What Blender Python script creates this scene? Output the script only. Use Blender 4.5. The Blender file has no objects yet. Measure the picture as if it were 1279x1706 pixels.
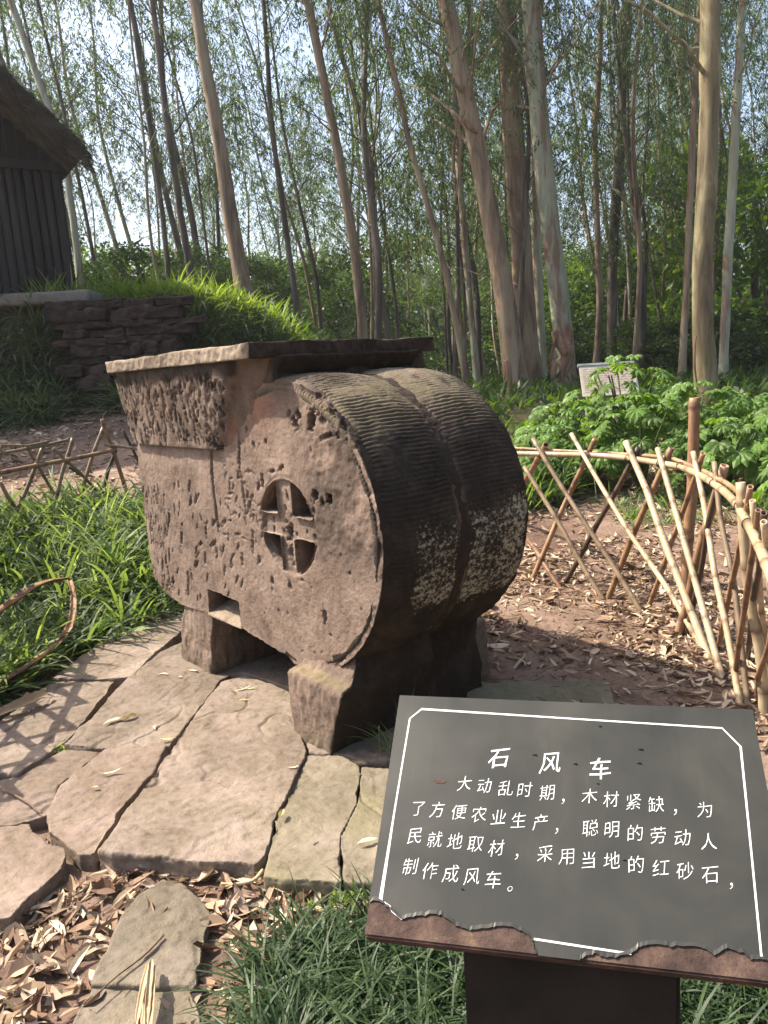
import bpy, bmesh, math, random
import numpy as np
from mathutils import Vector, Matrix

# ------------------------------------------------------------------ camera, world, sun, exposure
sc = bpy.context.scene
COL = sc.collection
W0, H0, F0 = 1279.0, 1706.0, 1281.0
PITCH, ROLL, CAMH = math.radians(10.5), math.radians(3.5), 1.4
cf = np.array([0, math.cos(PITCH), -math.sin(PITCH)])
_x = np.array([1.0, 0, 0]); _u = np.array([0, math.sin(PITCH), math.cos(PITCH)])
cx = math.cos(ROLL)*_x - math.sin(ROLL)*_u
cu = math.sin(ROLL)*_x + math.cos(ROLL)*_u
cam_d = bpy.data.cameras.new('camera')
cam = bpy.data.objects.new('camera', cam_d); COL.objects.link(cam)
cam.matrix_world = Matrix(((cx[0], cu[0], -cf[0], 0), (cx[1], cu[1], -cf[1], 0), (cx[2], cu[2], -cf[2], CAMH), (0, 0, 0, 1)))
cam_d.sensor_fit = 'VERTICAL'; cam_d.sensor_height = 36.0; cam_d.lens = 36.0*F0/H0
cam_d.clip_start = 0.05; cam_d.clip_end = 800
sc.camera = cam

SUN = Vector((-0.86, 0.28, 1.08)).normalized()
EL = math.asin(SUN.z); AZ = math.atan2(SUN.x, SUN.y)
wd = bpy.data.worlds.new('World'); sc.world = wd; wd.use_nodes = True
wn = wd.node_tree; bg = wn.nodes['Background']
sky = wn.nodes.new('ShaderNodeTexSky'); sky.sky_type = 'NISHITA'; sky.sun_disc = False
sky.sun_elevation = EL; sky.sun_rotation = AZ
sky.air_density = 1.0; sky.dust_density = 4.0; sky.ozone_density = 1.0
wn.links.new(sky.outputs[0], bg.inputs[0]); bg.inputs[1].default_value = 0.15
sl = bpy.data.lights.new('sun', 'SUN'); sl.energy = 4.9; sl.angle = math.radians(0.53); sl.color = (1.0, 0.90, 0.75)
so = bpy.data.objects.new('sun', sl); COL.objects.link(so)
so.rotation_euler = (-SUN).to_track_quat('-Z', 'Y').to_euler()
sc.view_settings.view_transform = 'Standard'; sc.view_settings.look = 'None'
sc.view_settings.gamma = 1.0; sc.view_settings.use_curve_mapping = False
sc.view_settings.exposure = 1.24

# ------------------------------------------------------------------ measuring helpers
CAM = np.array([0, 0, CAMH])
def ray(u, v): return cf + (u-W0/2)/F0*cx - (v-H0/2)/F0*cu
def G(u, v, z=0.0):
    d = ray(u, v); return CAM + d*((z-CAMH)/d[2])
def atY(u, v, Y):
    d = ray(u, v); return CAM + d*(Y/d[1])
rng = np.random.default_rng(7)
R = random.Random(11)

# ------------------------------------------------------------------ numeric noise
def _h(i, j, k, s):
    n = (i*374761393 + j*668265263 + k*2147483647 + s*974634777) & 0xffffffff
    n = ((n ^ (n >> 13))*1274126177) & 0xffffffff
    n = ((n ^ (n >> 16))*2246822519) & 0xffffffff
    return ((n ^ (n >> 15)) & 0xffff)/65535.0
def vn(P, s=0):
    P = np.asarray(P, float); f = np.floor(P); q = (P-f); i = f.astype(np.int64); q = q*q*(3-2*q)
    o = 0
    for a in (0, 1):
        for b in (0, 1):
            for c in (0, 1):
                w = (q[..., 0] if a else 1-q[..., 0])*(q[..., 1] if b else 1-q[..., 1])*(q[..., 2] if c else 1-q[..., 2])
                o = o + w*_h(i[..., 0]+a, i[..., 1]+b, i[..., 2]+c, s)
    return o*2-1
def fbm(P, sc_=1.0, oct=4, s=0):
    P = np.asarray(P, float)*sc_; o = 0; a = 1.0; t = 0
    for k in range(oct):
        o = o + a*vn(P*(2.03**k)+17.3*k, s+k); t += a; a *= .5
    return o/t
def S(x): x = np.clip(x, 0, 1); return x*x*(3-2*x)

# ------------------------------------------------------------------ terrain height
def terrain(x, y):
    x = np.asarray(x, float); y = np.asarray(y, float)
    wl = S((-0.5-x)/1.3)
    left = 0.205*np.clip(y-4.5, 0, 6.2)
    right = 0.055*np.clip(y-5.0, 0, 12)
    base = right*(1-wl) + left*wl
    yb = 10.35 + np.clip(x+2.4, 0, 9)*0.9 - .45*S((-4.0-x)/.5)
    h = 2.56 - 1.9*S((x+2.6)/3.4)
    z = base + (np.maximum(h, base)-base)*S((y-yb)/0.85)
    P = np.stack([x, y, x*0], -1)
    near = S((9-np.hypot(x, y-3))/5)
    z = z + 0.03*fbm(P, .8, 3, 3)*S((y-4.6)/2) + near*0.016*fbm(P, 6, 4, 5) + 0.12*fbm(P, .25, 2, 9)*S((y-12)/8)
    z = z - 0.055*S((5.3-y)/.8)*S((0.45-x)/.5) - .015*S((5.3-y)/.8)
    return z
def tz(x, y): return float(terrain(np.array([x]), np.array([y]))[0])

# ------------------------------------------------------------------ object helpers
def tag(o, label=None, cat=None, group=None, kind=None):
    if label: o['label'] = label
    if cat: o['category'] = cat
    if group: o['group'] = group
    if kind: o['kind'] = kind
    return o
def thing(name, loc, label, cat, group=None, rz=0):
    o = bpy.data.objects.new(name, None); COL.objects.link(o); o.location = loc; o.rotation_euler = (0, 0, rz)
    o.empty_display_size = .1
    return tag(o, label, cat, group)
def link(name, me, parent=None, mat_=None):
    o = bpy.data.objects.new(name, me); COL.objects.link(o)
    if parent is not None: o.parent = parent
    if mat_ is not None and not me.materials: me.materials.append(mat_)
    return o
def fmesh(name, V, Fs, smooth=False):
    """V (N,3); Fs list of (M,k) int arrays"""
    me = bpy.data.meshes.new(name); V = np.asarray(V, np.float32)
    Fs = [np.asarray(f, np.int32) for f in Fs if len(f)]
    nl = sum(f.size for f in Fs); npoly = sum(len(f) for f in Fs)
    me.vertices.add(len(V)); me.vertices.foreach_set('co', V.ravel())
    me.loops.add(nl); me.loops.foreach_set('vertex_index', np.concatenate([f.ravel() for f in Fs]))
    st = []; c = 0
    for f in Fs: st.append(c+np.arange(len(f))*f.shape[1]); c += f.size
    me.polygons.add(npoly); me.polygons.foreach_set('loop_start', np.concatenate(st).astype(np.int32))
    me.update(calc_edges=True)
    me.polygons.foreach_set('use_smooth', np.full(npoly, smooth)); me.update(); return me
def coords(me):
    a = np.empty(len(me.vertices)*3, np.float32); me.vertices.foreach_get('co', a); return a.reshape(-1, 3).astype(float)
def normals(me):
    a = np.empty(len(me.vertices)*3, np.float32); me.vertex_normals.foreach_get('vector', a); return a.reshape(-1, 3).astype(float)
def setco(me, V): me.vertices.foreach_set('co', np.asarray(V, np.float32).ravel()); me.update()
def attr(me, name, vals):
    a = me.attributes.new(name, 'FLOAT', 'POINT'); a.data.foreach_set('value', np.asarray(vals, np.float32))
def attrs_mean_smooth(me, b=True): me.polygons.foreach_set('use_smooth', np.full(len(me.polygons), b)); me.update()
def prism(poly, w0, w1, axis='y'):
    """closed prism: poly list of 2D points; axis y: (s,z) extruded in w; axis z: (x,y) extruded in z"""
    bm = bmesh.new()
    def P(a, b, w): return (a, w, b) if axis == 'y' else (a, b, w)
    v0 = [bm.verts.new(P(a, b, w0)) for a, b in poly]; v1 = [bm.verts.new(P(a, b, w1)) for a, b in poly]
    bm.faces.new(v0); bm.faces.new(v1[::-1]); n = len(poly)
    for i in range(n): bm.faces.new((v0[i], v0[(i+1) % n], v1[(i+1) % n], v1[i]))
    bmesh.ops.recalc_face_normals(bm, faces=bm.faces)
    bmesh.ops.triangulate(bm, faces=[f for f in bm.faces if len(f.verts) > 4])
    return bm
def bm_mesh(bm, name='m'):
    me = bpy.data.meshes.new(name); bm.to_mesh(me); bm.free(); return me
def remeshed(me, voxel, cuts=(), name='m', adapt=0.0, union=()):
    o = bpy.data.objects.new('tmp', me); COL.objects.link(o); tmp = [o]
    for c, op in [(c, 'DIFFERENCE') for c in cuts] + [(c, 'UNION') for c in union]:
        co = bpy.data.objects.new('tmpc', c); COL.objects.link(co); tmp.append(co)
        m = o.modifiers.new('b', 'BOOLEAN'); m.object = co; m.operation = op; m.solver = 'EXACT'
    m = o.modifiers.new('r', 'REMESH'); m.mode = 'VOXEL'; m.voxel_size = voxel; m.adaptivity = adapt; m.use_smooth_shade = True
    bpy.context.view_layer.update()
    dg = bpy.context.evaluated_depsgraph_get()
    out = bpy.data.meshes.new_from_object(o.evaluated_get(dg)); out.name = name
    for t_ in tmp:
        d = t_.data; bpy.data.objects.remove(t_); bpy.data.meshes.remove(d)
    out.materials.clear()
    return out
def tube(path, rad, seg=8, cap=True, jitter=0.0, seed=0):
    path = np.asarray(path, float); n = len(path); rad = np.broadcast_to(np.asarray(rad, float), (n,))
    T = np.gradient(path, axis=0); T /= np.linalg.norm(T, axis=1)[:, None]+1e-9
    ref = np.array([0, 1.0, 0]) if abs(T[0][1]) < .9 else np.array([1.0, 0, 0])
    A = np.cross(T, ref); A /= np.linalg.norm(A, axis=1)[:, None]; B = np.cross(T, A)
    th = np.arange(seg)*2*np.pi/seg
    rr = rad[:, None]*np.ones(seg)[None]
    if jitter:
        rg = np.random.default_rng(seed); rr = rr*(1+jitter*rg.standard_normal((n, seg))*.5)
    V = path[:, None]+rr[..., None]*(np.cos(th)[None, :, None]*A[:, None]+np.sin(th)[None, :, None]*B[:, None])
    V = V.reshape(-1, 3); i = np.arange(n-1)[:, None]*seg; j = np.arange(seg)[None]; k = (j+1) % seg
    Q = np.stack([i+j, i+k, i+seg+k, i+seg+j], -1).reshape(-1, 4); Fs = [Q]
    if cap:
        V = np.vstack([V, path[0], path[-1]]); c0, c1 = n*seg, n*seg+1; j = np.arange(seg); k = (j+1) % seg
        Fs.append(np.stack([np.full(seg, c0), k, j], -1)); Fs.append(np.stack([np.full(seg, c1), (n-1)*seg+j, (n-1)*seg+k], -1))
    return V, Fs
def join(parts):
    Vs = []; by = {}; c = 0
    for V, Fs in parts:
        Vs.append(V)
        for f in Fs:
            if len(f): by.setdefault(f.shape[1], []).append(np.asarray(f)+c)
        c += len(V)
    return np.vstack(Vs), [np.vstack(v) for v in by.values()]
def box_vf(x0, x1, y0, y1, z0, z1):
    V = np.array([(x, y, z) for z in (z0, z1) for y in (y0, y1) for x in (x0, x1)], float)
    return V, [np.array([(0, 2, 3, 1), (4, 5, 7, 6), (0, 1, 5, 4), (2, 6, 7, 3), (0, 4, 6, 2), (1, 3, 7, 5)])]

# leaves as rhombi: base points P, direction D, side vector Sd
def rhombs(P, D, Sd, L, Wd, fold=.0):
    D = D/np.linalg.norm(D, axis=1)[:, None]; N = np.cross(D, Sd); N /= np.linalg.norm(N, axis=1)[:, None]+1e-9
    Sx = np.cross(N, D); L = L[:, None]; Wd = Wd[:, None]
    V = np.stack([P, P+D*L*.45+Sx*Wd*.5+N*Wd*fold, P+D*L, P+D*L*.45-Sx*Wd*.5+N*Wd*fold], 1).reshape(-1, 3)
    return V, [np.arange(len(P)*4).reshape(-1, 4)]
# arching blades
def blades(P, az, L, Wd, lean, droop, n=5, rg=rng, twist=.3):
    N = len(P); t = np.linspace(0, 1, n+1)[None]; L = L[:, None]
    h = np.stack([np.cos(az), np.sin(az), 0*az], -1)
    ang = lean[:, None]+droop[:, None]*t      # angle from vertical
    dx = np.sin(ang); dz = np.cos(ang)
    X = np.concatenate([np.zeros((N, 1)), np.cumsum((dx[:, 1:]+dx[:, :-1])/2, 1)/n], 1)*L
    Zz = np.concatenate([np.zeros((N, 1)), np.cumsum((dz[:, 1:]+dz[:, :-1])/2, 1)/n], 1)*L
    C = P[:, None]+X[..., None]*h[:, None]+Zz[..., None]*np.array([0, 0, 1.0])
    tw = az+np.pi/2+twist*rg.standard_normal(N)
    sd = np.stack([np.cos(tw), np.sin(tw), .25*rg.standard_normal(N)], -1)
    w = Wd[:, None]*np.array([np.sin(np.pi*(0.18+.82*x))**.7 if x < 1 else 0.03 for x in t[0]])[None]
    A = C+sd[:, None]*w[..., None]*.5; B = C-sd[:, None]*w[..., None]*.5
    V = np.stack([A, B], 2).reshape(-1, 3); m = 2*(n+1)
    i = np.arange(N)[:, None]*m; j = np.arange(n)[None]*2
    Q = np.stack([i+j, i+j+1, i+j+3, i+j+2], -1).reshape(-1, 4)
    return V, [Q]

# ------------------------------------------------------------------ materials
def nmat(name):
    m = bpy.data.materials.new(name); m.use_nodes = True; nt = m.node_tree
    return m, nt, nt.nodes['Principled BSDF'], nt.nodes, nt.links
def ramp(nd, stops):
    r = nd.new('ShaderNodeValToRGB'); e = r.color_ramp.elements
    while len(e) > 1: e.remove(e[0])
    e[0].position = stops[0][0]; e[0].color = (*stops[0][1], 1) if len(stops[0][1]) == 3 else stops[0][1]
    for p, c in stops[1:]:
        k = e.new(p); k.color = (*c, 1)
    return r
def noise(nd, ln, scale, detail=6, rough=.6, vec=None, dist=0.0):
    n = nd.new('ShaderNodeTexNoise'); n.inputs['Scale'].default_value = scale; n.inputs['Detail'].default_value = detail
    n.inputs['Roughness'].default_value = rough; n.inputs['Distortion'].default_value = dist
    if vec is not None: ln.new(vec, n.inputs['Vector'])
    return n
def mapping(nd, ln, scale=(1, 1, 1), src='Object'):
    tc = nd.new('ShaderNodeTexCoord'); mp = nd.new('ShaderNodeMapping'); mp.inputs['Scale'].default_value = scale
    ln.new(tc.outputs[src], mp.inputs[0]); return mp.outputs[0]
def mixc(nd, ln, fac, a, b, mode='MIX'):
    m = nd.new('ShaderNodeMix'); m.data_type = 'RGBA'; m.blend_type = mode
    for v, i in ((fac, 0), (a, 6), (b, 7)):
        if isinstance(v, (int, float)): m.inputs[i].default_value = v
        elif isinstance(v, tuple): m.inputs[i].default_value = (*v, 1)
        else: ln.new(v, m.inputs[i])
    return m.outputs[2]
def math_(nd, ln, op, a, b=None, clamp=False):
    m = nd.new('ShaderNodeMath'); m.operation = op; m.use_clamp = clamp
    for v, i in ((a, 0), (b, 1)):
        if v is None: continue
        if isinstance(v, (int, float)): m.inputs[i].default_value = v
        else: ln.new(v, m.inputs[i])
    return m.outputs[0]
def bump(nd, ln, bs, h, strength=.5, dist=.01, prev=None):
    b = nd.new('ShaderNodeBump'); b.inputs['Strength'].default_value = strength; b.inputs['Distance'].default_value = dist
    ln.new(h, b.inputs['Height'])
    if prev is not None: ln.new(prev, b.inputs['Normal'])
    ln.new(b.outputs[0], bs.inputs['Normal']); return b.outputs[0]
def simple(name, stops, scale=3, rough=.85, bscale=40, bstr=.4, bdist=.005, stretch=(1, 1, 1), rand=0.0, spec=.25, detail=6, src='Object'):
    m, nt, bs, nd, ln = nmat(name)
    v = mapping(nd, ln, stretch, src); n = noise(nd, ln, scale, detail, .62, v)
    r = ramp(nd, stops); ln.new(n.outputs[0], r.inputs[0]); c = r.outputs[0]
    if rand:
        oi = nd.new('ShaderNodeObjectInfo'); h = nd.new('ShaderNodeHueSaturation')
        k = math_(nd, ln, 'MULTIPLY', oi.outputs['Random'], rand*2); k2 = math_(nd, ln, 'ADD', k, 1-rand)
        ln.new(k2, h.inputs['Value']); ln.new(c, h.inputs['Color']); c = h.outputs[0]
    ln.new(c, bs.inputs['Base Color']); bs.inputs['Roughness'].default_value = rough
    bs.inputs['Specular IOR Level'].default_value = spec
    n2 = noise(nd, ln, bscale, 5, .65, v); bump(nd, ln, bs, n2.outputs[0], bstr, bdist)
    return m
def leafmat(name, c1, c2, trans=.45, rough=.45, scale=2.0, tint=(1.3, 1.25, .5), rnd_obj=.25, spec=.35, island=True):
    m, nt, bs, nd, ln = nmat(name)
    geo = nd.new('ShaderNodeNewGeometry')
    r = ramp(nd, [(0.0, c1), (1.0, c2)])
    if island: ln.new(geo.outputs['Random Per Island'], r.inputs[0])
    else:
        n = noise(nd, ln, scale, 3, .6, mapping(nd, ln)); ln.new(n.outputs[0], r.inputs[0])
    oi = nd.new('ShaderNodeObjectInfo'); h = nd.new('ShaderNodeHueSaturation')
    k = math_(nd, ln, 'MULTIPLY', oi.outputs['Random'], rnd_obj*2); ln.new(math_(nd, ln, 'ADD', k, 1-rnd_obj), h.inputs['Value'])
    ln.new(r.outputs[0], h.inputs['Color'])
    ln.new(h.outputs[0], bs.inputs['Base Color']); bs.inputs['Roughness'].default_value = rough
    bs.inputs['Specular IOR Level'].default_value = spec
    tr = nd.new('ShaderNodeBsdfTranslucent'); ln.new(mixc(nd, ln, 1.0, h.outputs[0], tint, 'MULTIPLY'), tr.inputs[0])
    mx = nd.new('ShaderNodeMixShader'); mx.inputs[0].default_value = trans
    ln.new(bs.outputs[0], mx.inputs[1]); ln.new(tr.outputs[0], mx.inputs[2])
    ln.new(mx.outputs[0], nd['Material Output'].inputs[0]); return m

# ------------------------------------------------------------------ stone materials
def stone_mat(name, stops, crust_shade_col=(.030, .022, .017), bstr=.55):
    m, nt, bs, nd, ln = nmat(name)
    v = mapping(nd, ln)
    n1 = noise(nd, ln, 2.2, 6, .6, v, .3); n2 = noise(nd, ln, 38, 6, .7, v); n3 = noise(nd, ln, 160, 3, .6, v); n4 = noise(nd, ln, 9, 8, .7, v)
    r = ramp(nd, stops); ln.new(n1.outputs[0], r.inputs[0]); c = r.outputs[0]
    sp = ramp(nd, [(.30, (.62, .58, .55)), (.48, (1, 1, 1)), (.72, (1.12, 1.1, 1.06))]); ln.new(n2.outputs[0], sp.inputs[0])
    c = mixc(nd, ln, .8, c, sp.outputs[0], 'MULTIPLY')
    g = ramp(nd, [(.35, (.84, .82, .80)), (.65, (1.06, 1.05, 1.05))]); ln.new(n3.outputs[0], g.inputs[0]); c = mixc(nd, ln, .8, c, g.outputs[0], 'MULTIPLY')
    st = ramp(nd, [(.34, (.42, .37, .33)), (.50, (.92, .90, .88)), (.62, (1.1, 1.08, 1.06))]); ln.new(n4.outputs[0], st.inputs[0]); c = mixc(nd, ln, .75, c, st.outputs[0], 'MULTIPLY')
    def at(n):
        a = nd.new('ShaderNodeAttribute'); a.attribute_name = n; return a.outputs['Fac']
    # red bare patch, moss, pale lichen; the crust mask also carries painted shade
    c = mixc(nd, ln, at('red'), c, (.25, .115, .070))
    c = mixc(nd, ln, at('moss'), c, (.150, .135, .055))
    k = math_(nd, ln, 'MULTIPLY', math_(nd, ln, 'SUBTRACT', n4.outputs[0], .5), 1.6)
    ck = math_(nd, ln, 'MULTIPLY', math_(nd, ln, 'ADD', at('crust_shade'), math_(nd, ln, 'MULTIPLY', k, math_(nd, ln, 'GREATER_THAN', at('crust_shade'), .02))), 1.0, True)
    cc = mixc(nd, ln, n2.outputs[0], tuple(.6*x for x in crust_shade_col), tuple(1.6*x for x in crust_shade_col))
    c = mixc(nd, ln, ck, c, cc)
    v2 = mapping(nd, ln, (34, 34, 44)); l1 = noise(nd, ln, 1.3, 7, .78, v2, .15); l2 = noise(nd, ln, 3.0, 3, .6, v)
    lk = math_(nd, ln, 'ADD', math_(nd, ln, 'MULTIPLY', l1.outputs[0], .75), math_(nd, ln, 'MULTIPLY', l2.outputs[0], .25))
    lk = math_(nd, ln, 'SUBTRACT', lk, math_(nd, ln, 'SUBTRACT', .78, math_(nd, ln, 'MULTIPLY', at('lichen'), .295)))
    lk = math_(nd, ln, 'MULTIPLY', lk, 16.0, True)
    c = mixc(nd, ln, lk, c, mixc(nd, ln, n3.outputs[0], (.31, .285, .20), (.52, .49, .39)))
    ln.new(c, bs.inputs['Base Color']); bs.inputs['Roughness'].default_value = .9; bs.inputs['Specular IOR Level'].default_value = .2
    p = bump(nd, ln, bs, n2.outputs[0], bstr*1.4, .009); p = bump(nd, ln, bs, n3.outputs[0], bstr, .0025, p); bump(nd, ln, bs, lk, .5, .002, p)
    return m
M = {}
M['stone'] = stone_mat('red_sandstone', [(.30, (.135, .098, .077)), (.50, (.200, .150, .121)), (.70, (.255, .198, .162))])
M['rimstone'] = stone_mat('rim_sandstone', [(.30, (.14, .11, .085)), (.50, (.23, .185, .142)), (.70, (.31, .26, .205))])
M['drumstone'] = stone_mat('drum_sandstone', [(.30, (.15, .115, .085)), (.50, (.21, .17, .125)), (.70, (.28, .235, .175))], (.027, .021, .016))
def slab_mat(name, a, b, c_, moss=.55):
    m, nt, bs, nd, ln = nmat(name); v = mapping(nd, ln); g = nd.new('ShaderNodeNewGeometry')
    n1 = noise(nd, ln, 1.7, 6, .6, v, .6); r = ramp(nd, [(.3, a), (.5, b), (.72, c_)]); ln.new(n1.outputs[0], r.inputs[0])
    n2 = noise(nd, ln, 30, 6, .7, v); n3 = noise(nd, ln, 5, 8, .7, v, .8); n4 = noise(nd, ln, 150, 3, .6, v)
    s1 = ramp(nd, [(.33, (.62, .58, .55)), (.5, (1, 1, 1)), (.7, (1.16, 1.14, 1.12))]); ln.new(n2.outputs[0], s1.inputs[0])
    c = mixc(nd, ln, .8, r.outputs[0], s1.outputs[0], 'MULTIPLY')
    s2 = ramp(nd, [(.36, (.58, .56, .46)), (.46, (.84, .84, .74)), (.60, (1.05, 1.04, 1.03))]); ln.new(n3.outputs[0], s2.inputs[0]); c = mixc(nd, ln, moss, c, s2.outputs[0], 'MULTIPLY')
    oi = nd.new('ShaderNodeObjectInfo'); h = nd.new('ShaderNodeHueSaturation'); ln.new(math_(nd, ln, 'ADD', math_(nd, ln, 'MULTIPLY', oi.outputs['Random'], .3), .86), h.inputs['Value']); ln.new(c, h.inputs['Color'])
    a_ = nd.new('ShaderNodeAttribute'); a_.attribute_name = 'moss'
    c = mixc(nd, ln, math_(nd, ln, 'MULTIPLY', a_.outputs['Fac'], n3.outputs[0], True), h.outputs[0], (.20, .19, .075))
    ln.new(c, bs.inputs['Base Color']); bs.inputs['Roughness'].default_value = .82; bs.inputs['Specular IOR Level'].default_value = .25
    p = bump(nd, ln, bs, n2.outputs[0], .75, .008); p = bump(nd, ln, bs, n3.outputs[0], .5, .02, p); bump(nd, ln, bs, n4.outputs[0], .5, .0025, p); return m
M['slab'] = slab_mat('paving_sandstone', (.125, .095, .078), (.185, .146, .122), (.245, .198, .166), .8)
M['slab_pink'] = slab_mat('pink_sandstone', (.125, .092, .074), (.185, .140, .116), (.24, .185, .155), .8)
M['slab_grey'] = slab_mat('greyed_sandstone', (.115, .095, .072), (.172, .144, .112), (.225, .19, .152), .7)

# ------------------------------------------------------------------ ground
def soil_mat():
    m, nt, bs, nd, ln = nmat('reddish_soil'); v = mapping(nd, ln)
    n1 = noise(nd, ln, 1.3, 8, .65, v, .4); n2 = noise(nd, ln, 24, 8, .75, v); n3 = noise(nd, ln, 90, 4, .7, v)
    r = ramp(nd, [(.3, (.12, .075, .055)), (.5, (.22, .150, .112)), (.68, (.33, .24, .188))]); ln.new(n1.outputs[0], r.inputs[0])
    s1 = ramp(nd, [(.3, (.55, .52, .5)), (.5, (1, 1, 1)), (.7, (1.25, 1.2, 1.1))]); ln.new(n2.outputs[0], s1.inputs[0])
    c = mixc(nd, ln, .85, r.outputs[0], s1.outputs[0], 'MULTIPLY')
    # far woodland floor is darker leaf mould
    sx = nd.new('ShaderNodeSeparateXYZ'); ln.new(v, sx.inputs[0])
    far = math_(nd, ln, 'MULTIPLY', math_(nd, ln, 'SUBTRACT', sx.outputs[1], 8.0), .22, True)
    c = mixc(nd, ln, far, c, mixc(nd, ln, n2.outputs[0], (.045, .040, .022), (.12, .10, .06)))
    ln.new(c, bs.inputs['Base Color']); bs.inputs['Roughness'].default_value = .95; bs.inputs['Specular IOR Level'].default_value = .15
    p = bump(nd, ln, bs, n2.outputs[0], .9, .03); bump(nd, ln, bs, n3.outputs[0], .7, .008, p); return m
def axis_(fine0, fine1, step, lo, hi, n):
    a = np.arange(fine0, fine1+1e-6, step)
    g = np.geomspace(step, hi-fine1, n); l = np.geomspace(step, fine0-lo, n)
    return np.concatenate([(fine0-l)[::-1], a, fine1+g])
gx = axis_(-2.6, 2.6, .026, -160, 160, 75); gy = axis_(1.0, 6.4, .028, -60, 220, 95)
XX, YY = np.meshgrid(gx, gy); ZZ = terrain(XX, YY)
nx, ny = len(gx), len(gy); idx = np.arange(nx*ny).reshape(ny, nx)
Qg = np.stack([idx[:-1, :-1], idx[:-1, 1:], idx[1:, 1:], idx[1:, :-1]], -1).reshape(-1, 4)
gm = fmesh('ground', np.stack([XX, YY, ZZ], -1).reshape(-1, 3), [Qg], True)
ground = link('ground', gm, None, soil_mat()); tag(ground, kind='structure')

# ------------------------------------------------------------------ paving slabs
Z7 = lambda x, y: (x/1.968, 980+y/1.968)
pave = bpy.data.objects.new('paving', None); COL.objects.link(pave); tag(pave, kind='structure')
def slab(poly7, ztop, thick, mat_, seed, lab=None, scalefn=Z7, voxel=.0062, flakes=1.0, mossy=0.0, tilt=(0, 0)):
    pts = [G(*scalefn(x, y), ztop)[:2] for x, y in poly7]
    c = np.mean(pts, 0); P = []; n = len(pts); rg = np.random.default_rng(seed)
    for i in range(n):
        a, b = np.array(pts[i]), np.array(pts[(i+1) % n]); L = np.linalg.norm(b-a); k = max(1, int(L/.05)); nn = np.array([-(b-a)[1], (b-a)[0]])/(L+1e-9)
        for j in range(k):
            off = 0 if j == 0 else rg.normal(0, .0042)
            P.append(a+(b-a)*j/k+nn*off)
    P = [(p-c)*(1+.007/np.linalg.norm(p-c)) for p in P]
    me = remeshed(bm_mesh(prism([tuple(p) for p in P], -thick, 0, 'z')), voxel, name='slab')
    V = coords(me); N = normals(me); W = V+np.array([seed*3.1, 0, 0])
    up = np.clip(N[:, 2], 0, 1)**2
    # layered flaking: terraces of a low frequency field
    f = fbm(W, 2.3, 4, seed)*2.6; terr = (np.floor(f*2.2)+S((f*2.2-np.floor(f*2.2))*9-.0))/2.2
    crk = np.abs(fbm(W, 3.4, 3, seed+11)); V[:, 2] -= up*.010*np.exp(-(crk/.016)**2)*S(.2+3*fbm(W, 1.6, 2, seed+12))
    V[:, 2] += up*(.0075*flakes*terr + .003*fbm(W, 7, 3, seed+3)+.0011*fbm(W, 45, 2, seed+5))
    side = 1-up
    V += N*(side*(.006*fbm(W*np.array([1, 1, 3]), 18, 3, seed+7)))[:, None]
    V[:, 2] += V[:, 0]*tilt[0]+V[:, 1]*tilt[1]
    setco(me, V)
    if mossy: attr(me, 'moss', mossy*S(.5+1.4*fbm(W, 3.1, 3, 4)))
    o = link('slab', me, pave, mat_); o.location = (c[0], c[1], ztop)
    if lab: o['label'] = lab
    return o
slab([(722, 308), (800, 288), (950, 330), (985, 480), (1000, 545), (955, 640), (893, 760), (868, 868), (835, 903), (590, 888), (325, 862), (395, 760), (462, 672), (562, 532)], 0.0, .085, M['slab'], 1, 'large pale central slab with flaked surface')
slab([(597, 180), (700, 250), (750, 288), (715, 305), (640, 410), (556, 516), (340, 520), (213, 510), (330, 395), (430, 290), (520, 215)], -.004, .07, M['slab'], 2, 'pinkish slab with two yellowed leaves')
slab([(345, 535), (548, 522), (498, 612), (378, 732), (310, 862), (262, 862), (163, 792), (158, 742), (200, 652)], -.008, .08, M['slab_pink'], 3)
slab([(1008, 548), (1120, 552), (1175, 585), (1165, 700), (1112, 812), (1118, 962), (1000, 955), (865, 945), (895, 820), (925, 730), (965, 640)], -.006, .075, M['slab_grey'], 4, 'mossy greenish slab beside the sign', mossy=.9)
slab([(1185, 585), (1260, 590), (1420, 600), (1400, 960), (1200, 963), (1124, 962), (1120, 815), (1175, 705)], -.010, .07, M['slab_grey'], 5, mossy=.5)
slab([(470, 82), (600, 42), (700, 60), (640, 150), (600, 132), (500, 225), (426, 290), (300, 300), (172, 300), (310, 195)], -.01, .06, M['slab'], 6, 'slab at the edge of the plants')
slab([(165, 306), (372, 306), (230, 482), (130, 565), (60, 612), (-40, 610), (-160, 560), (0, 440)], -.012, .07, M['slab'], 7, 'slab crossed by the fence shadows')
slab([(138, 568), (222, 520), (335, 535), (196, 650), (150, 738), (60, 765), (-60, 772), (-60, 640), (55, 622)], -.022, .06, M['slab_pink'], 8, 'broken layered pink slab', flakes=2.2)
slab([(-90, 790), (98, 775), (150, 840), (203, 852), (196, 915), (120, 985), (35, 1075), (-90, 1085)], -.010, .10, M['slab_pink'], 9, 'thick pink slab with a rough edge')
slab([(-90, 615), (-45, 640), (-30, 765), (-120, 780), (-200, 700)], -.02, .06, M['slab'], 19)
slab([(532, 962), (598, 972), (660, 1030), (690, 1078), (655, 1180), (640, 1300), (560, 1303), (302, 1296), (360, 1180), (400, 1085), (455, 1015)], -.035, .06, M['slab_grey'], 10, 'pointed stepping slab among dry leaves')
slab([(310, 1310), (560, 1314), (605, 1312), (640, 1380), (648, 1520), (205, 1520), (272, 1372)], -.040, .06, M['slab_grey'], 11, 'stepping slab at the bottom edge')
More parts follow.
